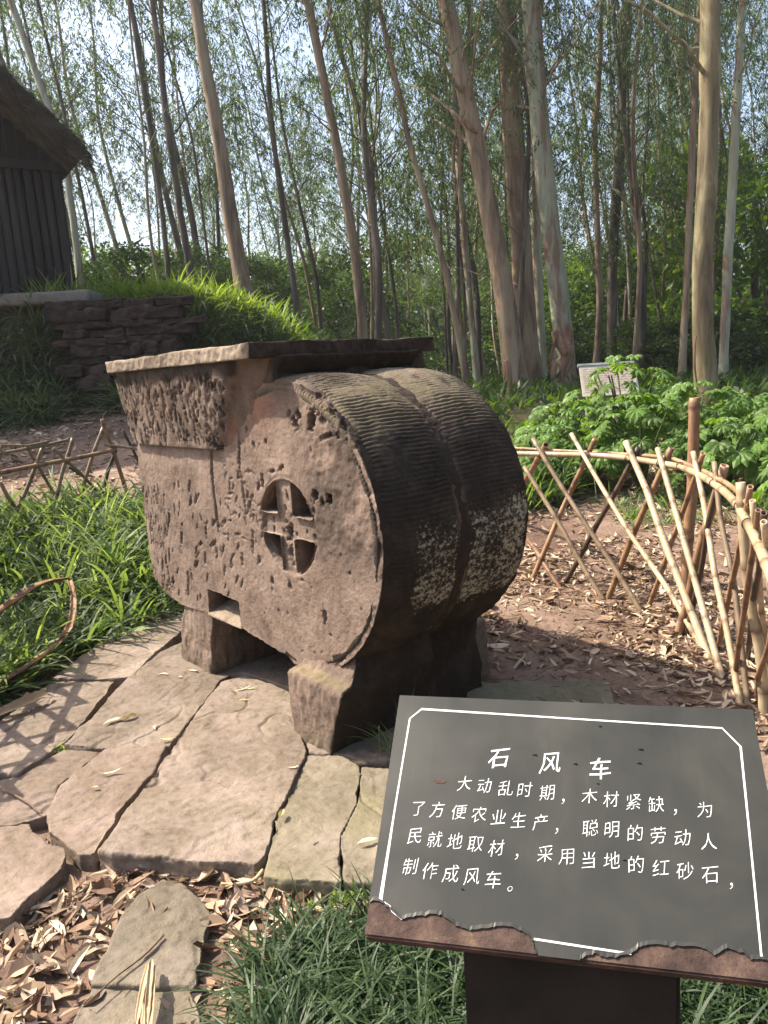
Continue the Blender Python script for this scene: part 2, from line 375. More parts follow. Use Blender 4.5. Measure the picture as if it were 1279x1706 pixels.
# slabs the stone machine stands on, and the one behind it
slab([(602, 160), (640, 150), (720, 70), (1500, 100), (1480, 320), (1400, 560), (1190, 560), (1010, 535), (965, 330), (800, 276), (755, 285)], -.006, .07, M['slab'], 12, voxel=.012)
ident = lambda x, y: (x, y)
slab([(783, 1137), (1012, 1134), (1026, 1190), (900, 1215), (770, 1200)], .005, .06, M['slab_grey'], 13, 'narrow mossy slab behind the sign', ident, mossy=.6)

# ------------------------------------------------------------------ the stone winnowing machine (local x along the face, y into depth, z up)
PSI = math.radians(-50); tv = np.array([math.cos(PSI), math.sin(PSI), 0]); nv = np.array([-math.sin(PSI), math.cos(PSI), 0])
OW = np.array([-0.20780188, 2.72955509, 0.0])
def F2(u, v, w=0.0):
    d = ray(u, v); k = ((OW+nv*w-CAM)@nv)/(d@nv); P = d*k+CAM; return (P-OW)@tv, P[2]
mill = thing('stone_winnower', OW, 'large red sandstone winnowing machine with ribbed round drum and slanted hopper on the paving', 'stone winnower', rz=PSI)
CS, CZ, RD, DEP = -.268, .8165, .571, .76
arc = [(CS+(RD+.001)*math.cos(a), CZ+(RD+.001)*math.sin(a)) for a in np.linspace(math.radians(-97), math.radians(112), 60)]
poly = [(-1.575, 1.14), (-1.622, 1.08), (-1.635, .94), (-1.63, .72), (-1.622, .5), (-1.595, .385), (-1.48, .335), (-1.30, .297), (-1.0, .31), (-.72, .308), (-.36, .268)] + arc + [(-.55, 1.45), (-.80, 1.45), (-.80, 1.14)]
quad = []
QH = []
for (sx_, sz_) in ((-1, 1), (1, 1), (-1, -1), (1, -1)):
    # quadrant holes left open between the bars of the cross
    bx, bz, hc, hz = .050, .044, CS-.010, CZ+.004
    r_ = .188; pts = []
    a0 = math.asin((bz)/r_); a1 = math.acos((bx)/r_)
    pts = [(hc+sx_*bx, hz+sz_*bz)] + [(hc+sx_*r_*math.cos(a), hz+sz_*r_*math.sin(a)) for a in np.linspace(a0, a1, 14)]
    QH.append(bm_mesh(prism(pts, -.1, .58)))
chute = bm_mesh(prism([(-1.005, .435), (-.716, .428), (-.722, .20), (-1.012, .20)], -.1, .34))
body = remeshed(bm_mesh(prism(poly, 0, DEP)), .0052, QH+[chute], 'body')
def dents(V, N, lst, front=True):
    """lst of (s, z, len, wid, angle, depth): carve into the face along +y"""
    d = np.zeros(len(V)); ok = (N[:, 1] < -.35) if front else np.ones(len(V), bool)
    X, Zc = V[:, 0], V[:, 2]; ii = np.where(ok & (V[:, 1] < .1))[0]; x, z = X[ii], Zc[ii]
    for s, zz, L, w, a, dp in lst:
        j = np.where((np.abs(x-s) < L*1.3+w) & (np.abs(z-zz) < L*1.3+w))[0]
        if not len(j): continue
        ca, sa = math.cos(a), math.sin(a); u = (x[j]-s)*ca+(z[j]-zz)*sa; v = -(x[j]-s)*sa+(z[j]-zz)*ca
        q = (u/(L*1.15))**2+(v/(w*1.15))**2; q = q*(1+.35*np.sin(u*260+s*90)+.25*np.sin(v*410+zz*70)+.15*np.sin(u*700))
        d[ii[j]] = np.maximum(d[ii[j]], 1.25*dp*np.clip(1-q, 0, 1)**.6*(.62+.38*np.clip(v/w*(1 if s*50 % 1 > .3 else -1), -1, 1)))
    return d
DL = []
def px_d(u, v, L, w, ang, dp): s, z = F2(u, v); DL.append((s, z, L, w, math.radians(ang), dp))
R.seed(5)
for _ in range(85):   # diagonal chisel scoops
    u = R.uniform(262, 440); v = R.uniform(800, 1000)
    if v > 1010-(u-262)*.0 or (u < 290 and v < 860): continue
    s, z = F2(u, v); big = R.random() < .3
    DL.append((s, z, R.uniform(.012, .026)*(1.4 if big else 1), R.uniform(.004, .0075)*(1.6 if big else 1), math.radians(R.gauss(66, 14)), R.uniform(.006, .014)*(1.4 if big else 1)))
for _ in range(150):   # dense pecking along the left edge
    u = R.uniform(236, 292); v = R.uniform(815, 990); s, z = F2(u, v)
    if s > -1.35: continue
    DL.append((s, z, R.uniform(.012, .028), R.uniform(.004, .007), math.radians(R.gauss(84, 12)), R.uniform(.005, .011)))
for _ in range(48):    # short flat cuts between the groove and the hub
    u = R.uniform(366, 436); v = R.uniform(775, 905); s, z = F2(u, v)
    DL.append((s, z, R.uniform(.012, .028), R.uniform(.0035, .006), math.radians(R.choice([5, 12, 80, 95, 150])+R.gauss(0, 8)), R.uniform(.006, .014)))
for _ in range(13):
    u = R.uniform(420, 610); v = R.uniform(950, 1090); s, z = F2(u, v)
    DL.append((s, z, R.uniform(.004, .010), R.uniform(.004, .007), R.uniform(0, 3), R.uniform(.005, .012)))
for _ in range(20):
    u = R.uniform(380, 600); v = R.uniform(700, 960); s, z = F2(u, v)
    DL.append((s, z, R.uniform(.004, .009), R.uniform(.0035, .006), R.uniform(0, 3), R.uniform(.005, .010)))
pts = [F2(*q) for q in ((353, 758), (354, 790), (356, 820), (360, 850), (364, 880))]
for a, b in zip(pts[:-1], pts[1:]):
    for k in range(5): DL.append((a[0]+(b[0]-a[0])*k/5, a[1]+(b[1]-a[1])*k/5, .028, .0075, math.radians(88), .018))
pts = [F2(*q) for q in ((397, 730), (398, 775), (403, 810), (408, 850))]
for a, b in zip(pts[:-1], pts[1:]):
    for k in range(5): DL.append((a[0]+(b[0]-a[0])*k/5, a[1]+(b[1]-a[1])*k/5, .026, .006, math.radians(95), .012))
for q in ((540, 1027, .026, .010, 88, .03), (452, 968, .014, .010, 70, .02), (482, 977, .014, .012, 80, .02), (503, 967, .008, .008, 0, .014),
          (528, 678, .022, .016, 100, .05), (518, 700, .034, .017, 75, .055), (537, 700, .02, .018, 40, .02), (556, 704, .022, .011, 110, .05), (491, 706, .026, .016, 120, .035), (497, 690, .02, .010, 130, .03),
          (553, 686, .02, .016, 0, .03), (568, 722, .03, .010, 20, .025), (543, 728, .04, .009, 15, .02), (524, 826, .020, .014, 70, .035), (547, 832, .018, .014, 90, .035), (535, 840, .014, .014, 0, .02),
          (521, 852, .012, .010, 0, .02), (481, 690, .016, .009, 60, .015), (409, 716, .010, .008, 60, .015), (421, 742, .012, .009, 110, .014), (441, 737, .012, .010, 120, .016), (468, 779, .020, .009, 30, .02), (452, 786, .018, .008, 10, .018),
          (620, 863, .018, .009, 90, .02), (582, 956, .007, .007, 0, .012), (564, 1099, .03, .014, 20, .02)):
    px_d(*q)
V = coords(body); N = normals(body)
front = S((-N[:, 1]-.5)*3)*(V[:, 1] < .08)
d = dents(V, N, DL)
# bars of the cross sit a little back and carry small round pits
rr = np.hypot(V[:, 0]-CS, V[:, 2]-CZ); inhub = S((.192-rr)/.008)*(np.abs(V[:, 1]) < .1)*S((-N[:, 1]-.3)*3)
vb = []
for k in range(12): vb.append((CS-.010+R.uniform(-.026, .026), CZ+R.uniform(-.15, .16), R.uniform(.006, .014), R.uniform(.005, .010), 1.5, .016))
for k in range(9): vb.append((CS+R.uniform(-.15, .16), CZ+R.uniform(-.026, .026), R.uniform(.006, .013), R.uniform(.006, .010), 1.2, .014))
vb.append((CS-.012, CZ-.028, .030, .022, 1.4, .030)); vb.append((CS-.012, CZ-.11, .02, .014, 1.4, .02))
d = np.maximum(d, dents(V, N, vb)); V[:, 1] += d + inhub*.014
ring = np.exp(-((rr-.200)/.007)**2)*front*(V[:, 2] > CZ+.06)*.003; V[:, 1] += ring
rough = S((V[:, 0]+.17)/.12)*S((V[:, 2]-.62)/.2)+.0
V[:, 1] += front*(.0030*fbm(V, 9, 4, 1)+.007*fbm(V, 2.2, 2, 2)+rough*(.006*fbm(V, 34, 3, 3)+.003)+.0010*fbm(V, 70, 2, 4))
on_disc = (V[:, 0] > -.40)*S((rr-(RD-.05))/.045)*S((.06-V[:, 1])/.05); angl = np.arctan2(V[:, 2]-CZ, V[:, 0]-CS)
ck_ = on_disc*np.clip(fbm(V, 24, 3, 6)*1.3+.12, 0, 1)*.020*(.6+.9*S((angl-.3)/.3)*S((1.35-angl)/.3))
V[:, 0] -= ck_*np.cos(angl)*.7; V[:, 2] -= ck_*np.sin(angl)*.7; V[:, 1] += ck_*.6
other = 1-front; V += N*(other*(.006*fbm(V, 11, 4, 8)+.003*fbm(V, 50, 2, 9)))[:, None]
setco(body, V)
attr(body, 'crust_shade', np.clip(.62*rough*S(.5+2*fbm(V, 8, 3, 21))+(S(((N[:, 0]*np.cos(angl)+N[:, 2]*np.sin(angl))-.45)/.25)*(rr > RD-.05)*(V[:, 0] > -.45))*(.25+.75*S((math.radians(58)-angl)/.5))+.45*S((V[:, 2]-1.27)/.1)*front*S((V[:, 0]+.36)/.1)+.55*S(d/.014)+.95*S((V[:, 1]-.03)/.09), 0, 1))  # crust plus painted shade inside the hub holes; darker below the rim too
s_, z_ = F2(425, 655)
attr(body, 'red', np.clip(np.exp(-(((V[:, 0]-s_)/.10)**2+((V[:, 2]-z_)/.12)**2))*.7, 0, 1)*front)
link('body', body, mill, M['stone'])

# drum shell, an explicit ribbed grid
na, nw = 620, 92
ang = np.linspace(math.radians(-100), math.radians(124), na); ww = np.linspace(.0, DEP, nw)
AA, WW = np.meshgrid(ang, ww, indexing='ij')
P3 = np.stack([np.cos(AA)*RD, WW, np.sin(AA)*RD], -1)
mid = .395+.012*vn(np.stack([AA*6, AA*0, AA*0], -1), 3); band = np.exp(-((WW-mid)/.030)**4)
half = np.where(WW < mid, WW/mid, (DEP-WW)/(DEP-mid)); bulge = .020*np.sin(np.pi*np.clip(half, 0, 1))**.7 - .004
wob = .75*vn(np.stack([AA*1.5, WW*9, AA*0], -1), 31)+.45*vn(np.stack([AA*20, WW*32, AA*0], -1), 32)+.6*vn(np.stack([AA*4, WW*1.2, AA*0], -1), 38)
ph = AA*RD/.0175*2*np.pi+wob*2.2 + np.where(WW < mid, 0, 2.0)
groove = (np.abs(np.sin(ph/2))**.7)
depth = .0078*(.55+.45*S((AA-.0)/.6))*np.clip(.75+1.0*vn(P3*7, 33)+.5*vn(P3*22, 39), .05, 1.5); depth *= S((AA+.95)/.5)
rad = RD+bulge+(groove-1)*depth*(1-band) + band*(.006*fbm(P3, 40, 3, 34)-.002) + .006*fbm(P3, 9, 4, 35)+.0026*fbm(P3, 60, 3, 36)
chip = S((.028-WW)/.028)*np.clip(fbm(P3, 22, 3, 37)+.25, 0, 1)*.024
rad -= chip*.5; rad -= .016*(1-S(WW/.05))
Vd = np.stack([CS+np.cos(AA)*rad, WW+.0, CZ+np.sin(AA)*rad], -1).reshape(-1, 3)
ii = np.arange(na*nw).reshape(na, nw)
Qd = np.stack([ii[:-1, :-1], ii[1:, :-1], ii[1:, 1:], ii[:-1, 1:]], -1).reshape(-1, 4)
# closing rings front and back
inner = np.stack([CS+np.cos(AA)*(RD-.05), WW*0+np.where(WW < DEP/2, .004, DEP-.004), CZ+np.sin(AA)*(RD-.05)], -1)
f0 = inner[:, 0]; f1 = inner[:, -1]; nb = na*nw; Vd = np.vstack([Vd, f0, f1])
k = np.arange(na-1); q1 = np.stack([ii[:-1, 0], nb+k, nb+k+1, ii[1:, 0]], -1); q2 = np.stack([ii[:-1, -1], ii[1:, -1], nb+na+k+1, nb+na+k], -1)
drum = fmesh('drum', Vd, [np.vstack([Qd, q1, q2])], True)
A1 = AA.reshape(-1); W1 = WW.reshape(-1); pad = np.zeros(2*na)
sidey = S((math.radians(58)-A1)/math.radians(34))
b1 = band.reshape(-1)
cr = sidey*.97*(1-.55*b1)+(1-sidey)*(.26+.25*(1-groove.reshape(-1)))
zl = Vd[:na*nw, 2]
li = S((A1+.80)/.45)*S((.50-A1)/.60)*(1-.85*b1)*S((W1-.06)/.12) + .22*S((A1-.25)/.3)*S((.95-A1)/.4)*(W1 > .42)*(1-b1) + .12*(A1 < -.3)*(W1 > .1)
li = np.where((W1 > .42) & (li > 0), li*1.15+.04, li)
attr(drum, 'crust_shade', np.concatenate([cr, pad+.9])); attr(drum, 'lichen', np.clip(np.concatenate([li, pad]), 0, 1))
attr(drum, 'red', np.concatenate([.35*b1*sidey, pad])); attr(drum, 'moss', np.concatenate([(1-sidey)*.35*S(.5+2*fbm(P3, 5, 3, 40)).reshape(-1), pad]))
link('drum', drum, mill, M['drumstone'])

# hopper, lofted from a section with a concave flank
def loft_closed(sections):
    bm = bmesh.new(); rows = [[bm.verts.new(p) for p in s] for s in sections]; n = len(rows[0])
    for a, b in zip(rows[:-1], rows[1:]):
        for i in range(n): bm.faces.new((a[i], a[(i+1) % n], b[(i+1) % n], b[i]))
    bm.faces.new(rows[0]); bm.faces.new(rows[-1][::-1])
    bmesh.ops.triangulate(bm, faces=list(bm.faces)); bmesh.ops.recalc_face_normals(bm, faces=bm.faces); return bm_mesh(bm)
top = [(-1.635, -.082), (-.47, -.082), (-.43, -.062), (-.385, -.028), (-.31, -.012), (-.245, .030)]
bot = [(-1.600, -.026), (-.745, -.028), (-.725, -.020), (-.70, -.004), (-.62, .012), (-.50, .030)]
def sect(f, z):
    p = [(a[0]*(1-f)+b[0]*f, a[1]*(1-f)+b[1]*f, z) for a, b in zip(top, bot)]
    q = [(a, DEP-y, z) for a, y, z in p]; return p+q[::-1]
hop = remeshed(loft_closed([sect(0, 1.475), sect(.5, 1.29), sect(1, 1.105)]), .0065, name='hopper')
V = coords(hop); N = normals(hop); HL = []
for _ in range(420):
    u = R.uniform(186, 388); v = R.uniform(628, 742); s, z = F2(u, v, -.05)
    if s > -.50-.6*(1.45-z): continue
    HL.append((s, z, R.uniform(.010, .028), R.uniform(.004, .0075), math.radians(R.gauss(86, 16)), R.uniform(.007, .018)))
HL.append((-.728, 1.118, .05, .014, math.radians(-15), .02))
d = dents(V, N, HL); front = S((-N[:, 1]-.2)*3)
V[:, 1] += d*front + front*(.006*fbm(V*np.array([1, 1, .6]), 20, 3, 50)+.003*fbm(V, 6, 2, 51))
V += N*((1-front)*.008*fbm(V, 14, 3, 52))[:, None]; setco(hop, V)
xe = -.45-.75*(1.46-V[:, 2]); inr = S((V[:, 0]-xe)/.03)
attr(hop, 'crust_shade', np.clip((1-inr)*(.52*S(.5+3*fbm(V, 9, 3, 53))+.80*S((V[:, 2]-1.385+.03*fbm(V, 12, 2, 77))/.05)+.75*S(d/.012)*.9+.25*S((V[:, 0]+1.0)/.5))+inr*.35*S(.5+2*fbm(V, 7, 3, 54))+.95*S((V[:, 1]-.0)/.03)*S((V[:, 0]+.6)/.1), 0, 1))  # crust and stains; the band below the rim also paints in its shadow
attr(hop, 'red', np.clip(inr*.45*S(.4+2*fbm(V, 6, 3, 58)), 0, 1)*front*S((1.44-V[:, 2])/.08))
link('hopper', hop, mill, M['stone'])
# rim: a flat frame of stone round the mouth
rimo = prism([(-1.645, -.10), (-.268, -.10), (-.285, .865), (-1.64, .865)], 1.462, 1.522, 'z')
mouth = bm_mesh(prism([(-1.50, .08), (-.46, .08), (-.46, .68), (-1.50, .68)], 1.30, 1.60, 'z'))
rim = remeshed(bm_mesh(rimo), .0065, [mouth], 'rim')
V = coords(rim); N = normals(rim)
side = 1-np.abs(N[:, 2])
V += N*(side*(.009*fbm(V*np.array([1, 1, .7]), 16, 3, 60)+.004*fbm(V, 50, 2, 61)) + .003*fbm(V, 12, 3, 62))[:, None]
V[:, 2] += .009*fbm(V*np.array([1, 1, 0]), 5, 3, 63)*(V[:, 2] > 1.5)
V[:, 2] += (V[:, 0]+1.64)*.004
nick = np.exp(-(((V[:, 1]-.30)/.012)**2))*(V[:, 0] > -.31)*.02; V[:, 0] -= nick
setco(rim, V); attr(rim, 'crust_shade', np.clip(S((V[:, 0]+.34)/.05)*.93+.35*S((1.47-V[:, 2])/.01), 0, 1))
attr(rim, 'lichen', .12*S((V[:, 2]-1.5)/.02)); link('rim', rim, mill, M['rimstone'])
# thick block carrying the rim above the drum
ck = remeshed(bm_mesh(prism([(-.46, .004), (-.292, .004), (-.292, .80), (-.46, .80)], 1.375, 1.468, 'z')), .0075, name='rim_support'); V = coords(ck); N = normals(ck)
V += N*(.008*fbm(V*np.array([1, 1, .8]), 14, 3, 66)+.003*fbm(V, 50, 2, 67))[:, None]; setco(ck, V); attr(ck, 'crust_shade', np.full(len(V), .8)); link('rim_support', ck, mill, M['rimstone'])
# feet
def foot(sections, seed, crust_shade=.2, voxel=.0065, label=None):
    me = remeshed(loft_closed(sections), voxel, name='foot'); V = coords(me); N = normals(me)
    fr = S((-N[:, 1]-.3)*3); W = V+seed
    V += N*(.008*fbm(W*np.array([1, 1, .45]), 30, 3, seed)+.010*fbm(W, 7, 3, seed+1)+.002*fbm(W, 80, 2, seed+2))[:, None]
    setco(me, V); attr(me, 'crust_shade', np.clip(crust_shade*S(.5+2*fbm(W, 8, 3, 3))+.95*S((N[:, 0]-.35)*4)*(V[:, 0] > -.1)+.5*S((V[:, 1]-.08)/.1), 0, 1))
    attr(me, 'moss', .35*S((N[:, 2]-.4)*2)+.25*S((.06-V[:, 2])/.06)); attr(me, 'lichen', .16*S((V[:, 0]-.0)/.05)*S((V[:, 1]-.1)/.1))
    o = link('foot', me, mill, M['stone']);
    if label: o['label'] = label
    return o
def rect(s0, s1, w0, w1, z): return [(s0, w0, z), (s1, w0, z), (s1, w1, z), (s0, w1, z)]
foot([rect(-1.385, -1.046, -.004, .72, -.02), rect(-1.345, -1.02, .0, .72, .16), rect(-1.285, -.985, .006, .72, .33)], 71, .25)
foot([rect(-.236, .010, -.072, .40, -.03), rect(-.245, .055, -.070, .40, .13), rect(-.252, .105, -.068, .40, .246), rect(-.250, .102, -.060, .40, .262), rect(-.24, .095, -.012, .40, .272), rect(-.2, .08, .03, .40, .36)], 81, .25, label='near foot with a proud mossy ledge')
foot([rect(-.24, .04, .41, .74, -.03), rect(-.24, .035, .40, .745, .12), rect(-.24, .015, .40, .74, .22), rect(-.24, .02, .40, .74, .30), rect(-.24, .05, .42, .74, .38)], 91, .8, label='blackened rear foot')
# added plate that keeps the gap between the feet dark
pl = remeshed(loft_closed([rect(-1.05, -.22, .40, .50, -.02), rect(-1.05, -.22, .40, .50, .32)]), .012, name='shade_plate'); V = coords(pl); N = normals(pl); setco(pl, V+N*(.006*fbm(V, 14, 3, 5))[:, None]); attr(pl, 'crust_shade', np.full(len(V), .5)); link('shade_plate', pl, mill, M['stone'])
sill = remeshed(loft_closed([[(-1.02, -.004, .300), (-.71, -.004, .300), (-.71, .20, .300), (-1.02, .20, .300)], [(-1.02, -.002, .318), (-.71, -.002, .306), (-.71, .20, .385), (-1.02, .20, .385)]]), .0065, name='chute_sill'); link('chute_sill', sill, mill, M['rimstone'])
# small upright block behind the machine
bl = remeshed(bm_mesh(prism([(-.09, 0), (.075, 0), (.06, .27), (-.08, .28)], -.06, .06)), .009, name='stone_block'); V = coords(bl); N = normals(bl); setco(bl, V+N*(.006*fbm(V, 9, 3, 5))[:, None])
b0 = bpy.data.objects.new('stone_block', bl); bl.materials.append(M['slab_grey']); COL.objects.link(b0); p = G(778, 1128, 0)
b0.location = (p[0]+.02, p[1]+.06, -.02); b0.rotation_euler = (0, 0, PSI+.1)
tag(b0, 'small upright pale stone block just behind the rear foot of the stone winnower', 'stone block')

# ------------------------------------------------------------------ sign on a pedestal
sv = np.array([0.19034967, 0.77671523, 0.60040024]); sh = np.array([math.cos(math.radians(13.8)), -math.sin(math.radians(13.8)), 0])
sv = sv-(sv@sh)*sh; sv /= np.linalg.norm(sv); sn = np.cross(sh, sv)
_d = ray(665, 1158); _k = 1.0
def s_ab(u, v, TL):
    d = ray(u, v); k = ((TL-CAM)@sn)/(d@sn); P = d*k+CAM-TL; return P@sh, -(P@sv)
w1 = s_ab(1255, 1185, CAM+_d)[0]; TL = CAM+_d*(.62/w1)
SWd = .62; SLn = s_ab(606, 1557, TL)[1]+.002
board = thing('information_board', TL+sh*.31-sv*SLn-np.array([0, 0, 0]), 'grey painted slanted board with white Chinese lettering and rusty peeling lower edge', 'information board')
RB = Matrix(((sh[0], -sv[0]*-1, sn[0]), (sh[1], sv[1], sn[1]), (sh[2], sv[2], sn[2])))
board.location = TL; board.rotation_euler = RB.to_euler()      # local x right, y up the slope, z out of the face
M['rust'] = simple('rusty_steel', [(.30, (.030, .020, .017)), (.48, (.058, .036, .030)), (.60, (.088, .056, .043)), (.74, (.15, .10, .06))], 26, .88, 120, .8, .003)
def paint_mat():
    m, nt, bs, nd, ln = nmat('grey_green_paint'); v = mapping(nd, ln)
    n1 = noise(nd, ln, 5, 6, .6, v, .5); n2 = noise(nd, ln, 220, 3, .6, v); n3 = noise(nd, ln, 1.0, 6, .7, mapping(nd, ln, (60, 4, 1)))
    r = ramp(nd, [(.3, (.024, .0245, .021)), (.55, (.032, .032, .027)), (.75, (.043, .042, .035))]); ln.new(n1.outputs[0], r.inputs[0])
    s1 = ramp(nd, [(.28, (.62, .61, .60)), (.42, (.95, .95, .95)), (.62, (1.04, 1.04, 1.03)), (.72, (1.7, 1.62, 1.5))]); ln.new(n3.outputs[0], s1.inputs[0])
    ln.new(mixc(nd, ln, .35, r.outputs[0], s1.outputs[0], 'MULTIPLY'), bs.inputs['Base Color'])
    ln.new(math_(nd, ln, 'ADD', math_(nd, ln, 'MULTIPLY', n1.outputs[0], .5), .18), bs.inputs['Roughness'])
    bs.inputs['Specular IOR Level'].default_value = .35; p = bump(nd, ln, bs, n1.outputs[0], .12, .004); bump(nd, ln, bs, n2.outputs[0], .08, .0006, p); return m
M['paint'] = paint_mat()
M['white'] = simple('white_sign_paint', [(.3, (.52, .53, .53)), (.6, (.70, .71, .71))], 40, .6, 200, .2, .0005)
def sxy(x, y):     # crop coordinates to board coordinates
    a, b = s_ab(600+x/1.8837, 1120+y/1.8837, TL); return a, -b
def bevel_box(x0, x1, y0, y1, z0, z1, bv=.003):
    bm = bmesh.new(); bmesh.ops.create_cube(bm, size=1)
    for v in bm.verts: v.co = ((x0+x1)/2+v.co.x*(x1-x0), (y0+y1)/2+v.co.y*(y1-y0), (z0+z1)/2+v.co.z*(z1-z0))
    bmesh.ops.bevel(bm, geom=list(bm.edges), offset=bv, segments=2, affect='EDGES'); return bm_mesh(bm)
link('metal_tray', bevel_box(0, SWd, -SLn, 0, -.030, 0), board, M['rust'])
edge8 = [(-30, 718), (20, 716), (60, 720), (85, 735), (100, 752), (130, 777), (160, 768), (190, 765), (240, 760), (270, 772), (300, 795), (340, 810), (360, 808), (400, 803), (425, 798), (472, 797), (500, 812), (522, 822), (543, 848), (550, 880), (562, 898), (575, 906), (580, 925), (640, 945), (684, 940), (688, 905), (700, 897), (735, 884), (760, 893), (800, 897), (850, 886), (872, 866), (900, 856), (950, 855), (975, 862), (1000, 860), (1060, 864), (1090, 876), (1110, 892), (1132, 874), (1150, 868), (1200, 880), (1225, 903), (1262, 903), (1300, 915), (1400, 930)]
pe = [sxy(*q) for q in edge8]
pe2 = []
for a, b in zip(pe[:-1], pe[1:]):
    for k in range(4): pe2.append((a[0]+(b[0]-a[0])*k/4+R.gauss(0, .0005), a[1]+(b[1]-a[1])*k/4+R.gauss(0, .0008)))
e0 = -SLn
pe2 = [(min(max(x, .0012), SWd-.0012), max(y, e0+.001)) for x, y in pe2 if x < SWd-.002]
poly_p = [(.0012, -.0012)] + [(.0012, pe2[0][1])] + [p for p in pe2 if p[0] > .002] + [(SWd-.0012, pe2[-1][1]), (SWd-.0012, -.0012)]
bm = bmesh.new(); lo = [bm.verts.new((x, y, .0005)) for x, y in poly_p]; hi = []
for x, y in poly_p: hi.append(bm.verts.new((x, y, .0016+(.0014 if -.0025 > y and y > e0+.002 and .003 < x < SWd-.003 and y < -.2 else 0))))
n = len(lo)
for i in range(n): bm.faces.new((lo[i], hi[i], hi[(i+1) % n], lo[(i+1) % n]))
# inset ring so only the torn lip curls up
ins = [bm.verts.new((x, y+(.006 if y < -.2 and .003 < x < SWd-.003 else 0), .0016)) for x, y in poly_p]
for i in range(n): bm.faces.new((hi[i], ins[i], ins[(i+1) % n], hi[(i+1) % n]))
f = bm.faces.new(ins); bmesh.ops.recalc_face_normals(bm, faces=bm.faces); bmesh.ops.triangulate(bm, faces=[f_ for f_ in bm.faces if len(f_.verts) > 4])
pm = bm_mesh(bm); link('paint_coat', pm, board, M['paint'])
# border line
def strip(pts, w, z=.0021):
    Vs = []; Fs = []
    for i, p in enumerate(pts):
        a = np.array(pts[max(i-1, 0)]); b = np.array(pts[min(i+1, len(pts)-1)]); t = (b-a)/np.linalg.norm(b-a); nn = np.array([-t[1], t[0]])*w/2
        c = 1.0
        if 0 < i < len(pts)-1:
            t1 = np.array(pts[i])-a; t1 /= np.linalg.norm(t1); c = 1/max(.5, t1@t)
        Vs += [(p[0]+nn[0]*c, p[1]+nn[1]*c, z), (p[0]-nn[0]*c, p[1]-nn[1]*c, z)]
    for i in range(len(pts)-1): Fs.append((2*i, 2*i+1, 2*i+3, 2*i+2))
    return np.array(Vs), [np.array(Fs)]
L1 = strip([sxy(*q) for q in ((132, 776), (102, 752), (92, 735), (64, 716), (109, 430), (156, 147), (193, 117), (660, 147), (1135, 177), (1193, 235), (1226, 560), (1258, 893))], .0029)
L2 = strip([sxy(*q) for q in ((545, 838), (700, 862), (850, 885))], .0029)
link('border_line', fmesh('border_line', *join([L1, L2])), board, M['white'])
# lettering: brush-like characters made from the built-in font outlines, slanted and swelled
def glyphs(items, size, name, bold):
    parts = []
    for ch, x, y in items:
        cu_ = bpy.data.curves.new('g', 'FONT'); cu_.body = ch; cu_.size = 1.0; cu_.offset = bold; cu_.resolution_u = 3; cu_.align_x = 'LEFT'
        o = bpy.data.objects.new('g', cu_); COL.objects.link(o); bpy.context.view_layer.update()
        me = bpy.data.meshes.new_from_object(o.evaluated_get(bpy.context.evaluated_depsgraph_get()))
        V = coords(me); Fs3 = [np.array([p.vertices[:]]) for p in me.polygons]
        bpy.data.objects.remove(o); bpy.data.curves.remove(cu_); bpy.data.meshes.remove(me)
        c = (V.min(0)+V.max(0))/2; sm = ch in '，。'
        if not sm: V = V-c
        else: V = V-c
        q = V[:, :2].copy(); P = np.stack([q[:, 0]*3.1, q[:, 1]*3.1, q[:, 0]*0+x*50], -1)
        q[:, 0] += .035*vn(P, 1); q[:, 1] += .035*vn(P, 2)
        q[:, 1] += .15*q[:, 0]; q[:, 0] += .10*q[:, 1]; q[:, 0] *= .93
        ctr = sxy(x, y); sz = size*(1.0)
        parts.append((np.stack([ctr[0]+q[:, 0]*sz, ctr[1]+q[:, 1]*sz, np.full(len(q), .0022)], -1), Fs3))
    V, Fs = join([(v, f) for v, f in parts]); o_ = link(name, fmesh(name, V, Fs), board, M['white'])
    if name == 'body_lettering': o_['kind'] = 'stuff'
_p0 = np.array(sxy(600, 300)); _p1 = np.array(sxy(660, 305)); u60 = np.linalg.norm(_p1-_p0)
for g_ in (('石', 435, 272), ('风', 597, 286), ('车', 753, 304)): glyphs([g_], u60*1.28, 'title_character', .0)
body_chars = [('大', 328, 350), ('动', 390, 358), ('乱', 457, 365), ('时', 517, 370), ('期', 587, 379), ('，', 637, 406), ('木', 720, 390), ('材', 787, 400), ('紧', 858, 408), ('缺', 928, 416), ('，', 988, 441), ('为', 1080, 432),
 ('了', 183, 430), ('方', 243, 432), ('便', 310, 440), ('农', 373, 447), ('业', 435, 455), ('生', 497, 465), ('产', 565, 473), ('，', 617, 500), ('聪', 722, 490), ('明', 790, 496), ('的', 862, 505), ('劳', 935, 513), ('动', 1010, 521), ('人', 1093, 532),
 ('民', 172, 515), ('就', 235, 525), ('地', 297, 531), ('取', 362, 540), ('材', 428, 552), ('，', 490, 581), ('采', 580, 571), ('用', 648, 580), ('当', 717, 590), ('地', 790, 592), ('的', 865, 604), ('红', 943, 613), ('砂', 1018, 625), ('石', 1097, 637), ('，', 1163, 671),
 ('制', 157, 611), ('作', 220, 624), ('成', 285, 633), ('风', 352, 642), ('车', 418, 652), ('。', 470, 682)]
glyphs(body_chars, u60*.90, 'body_lettering', -.012)
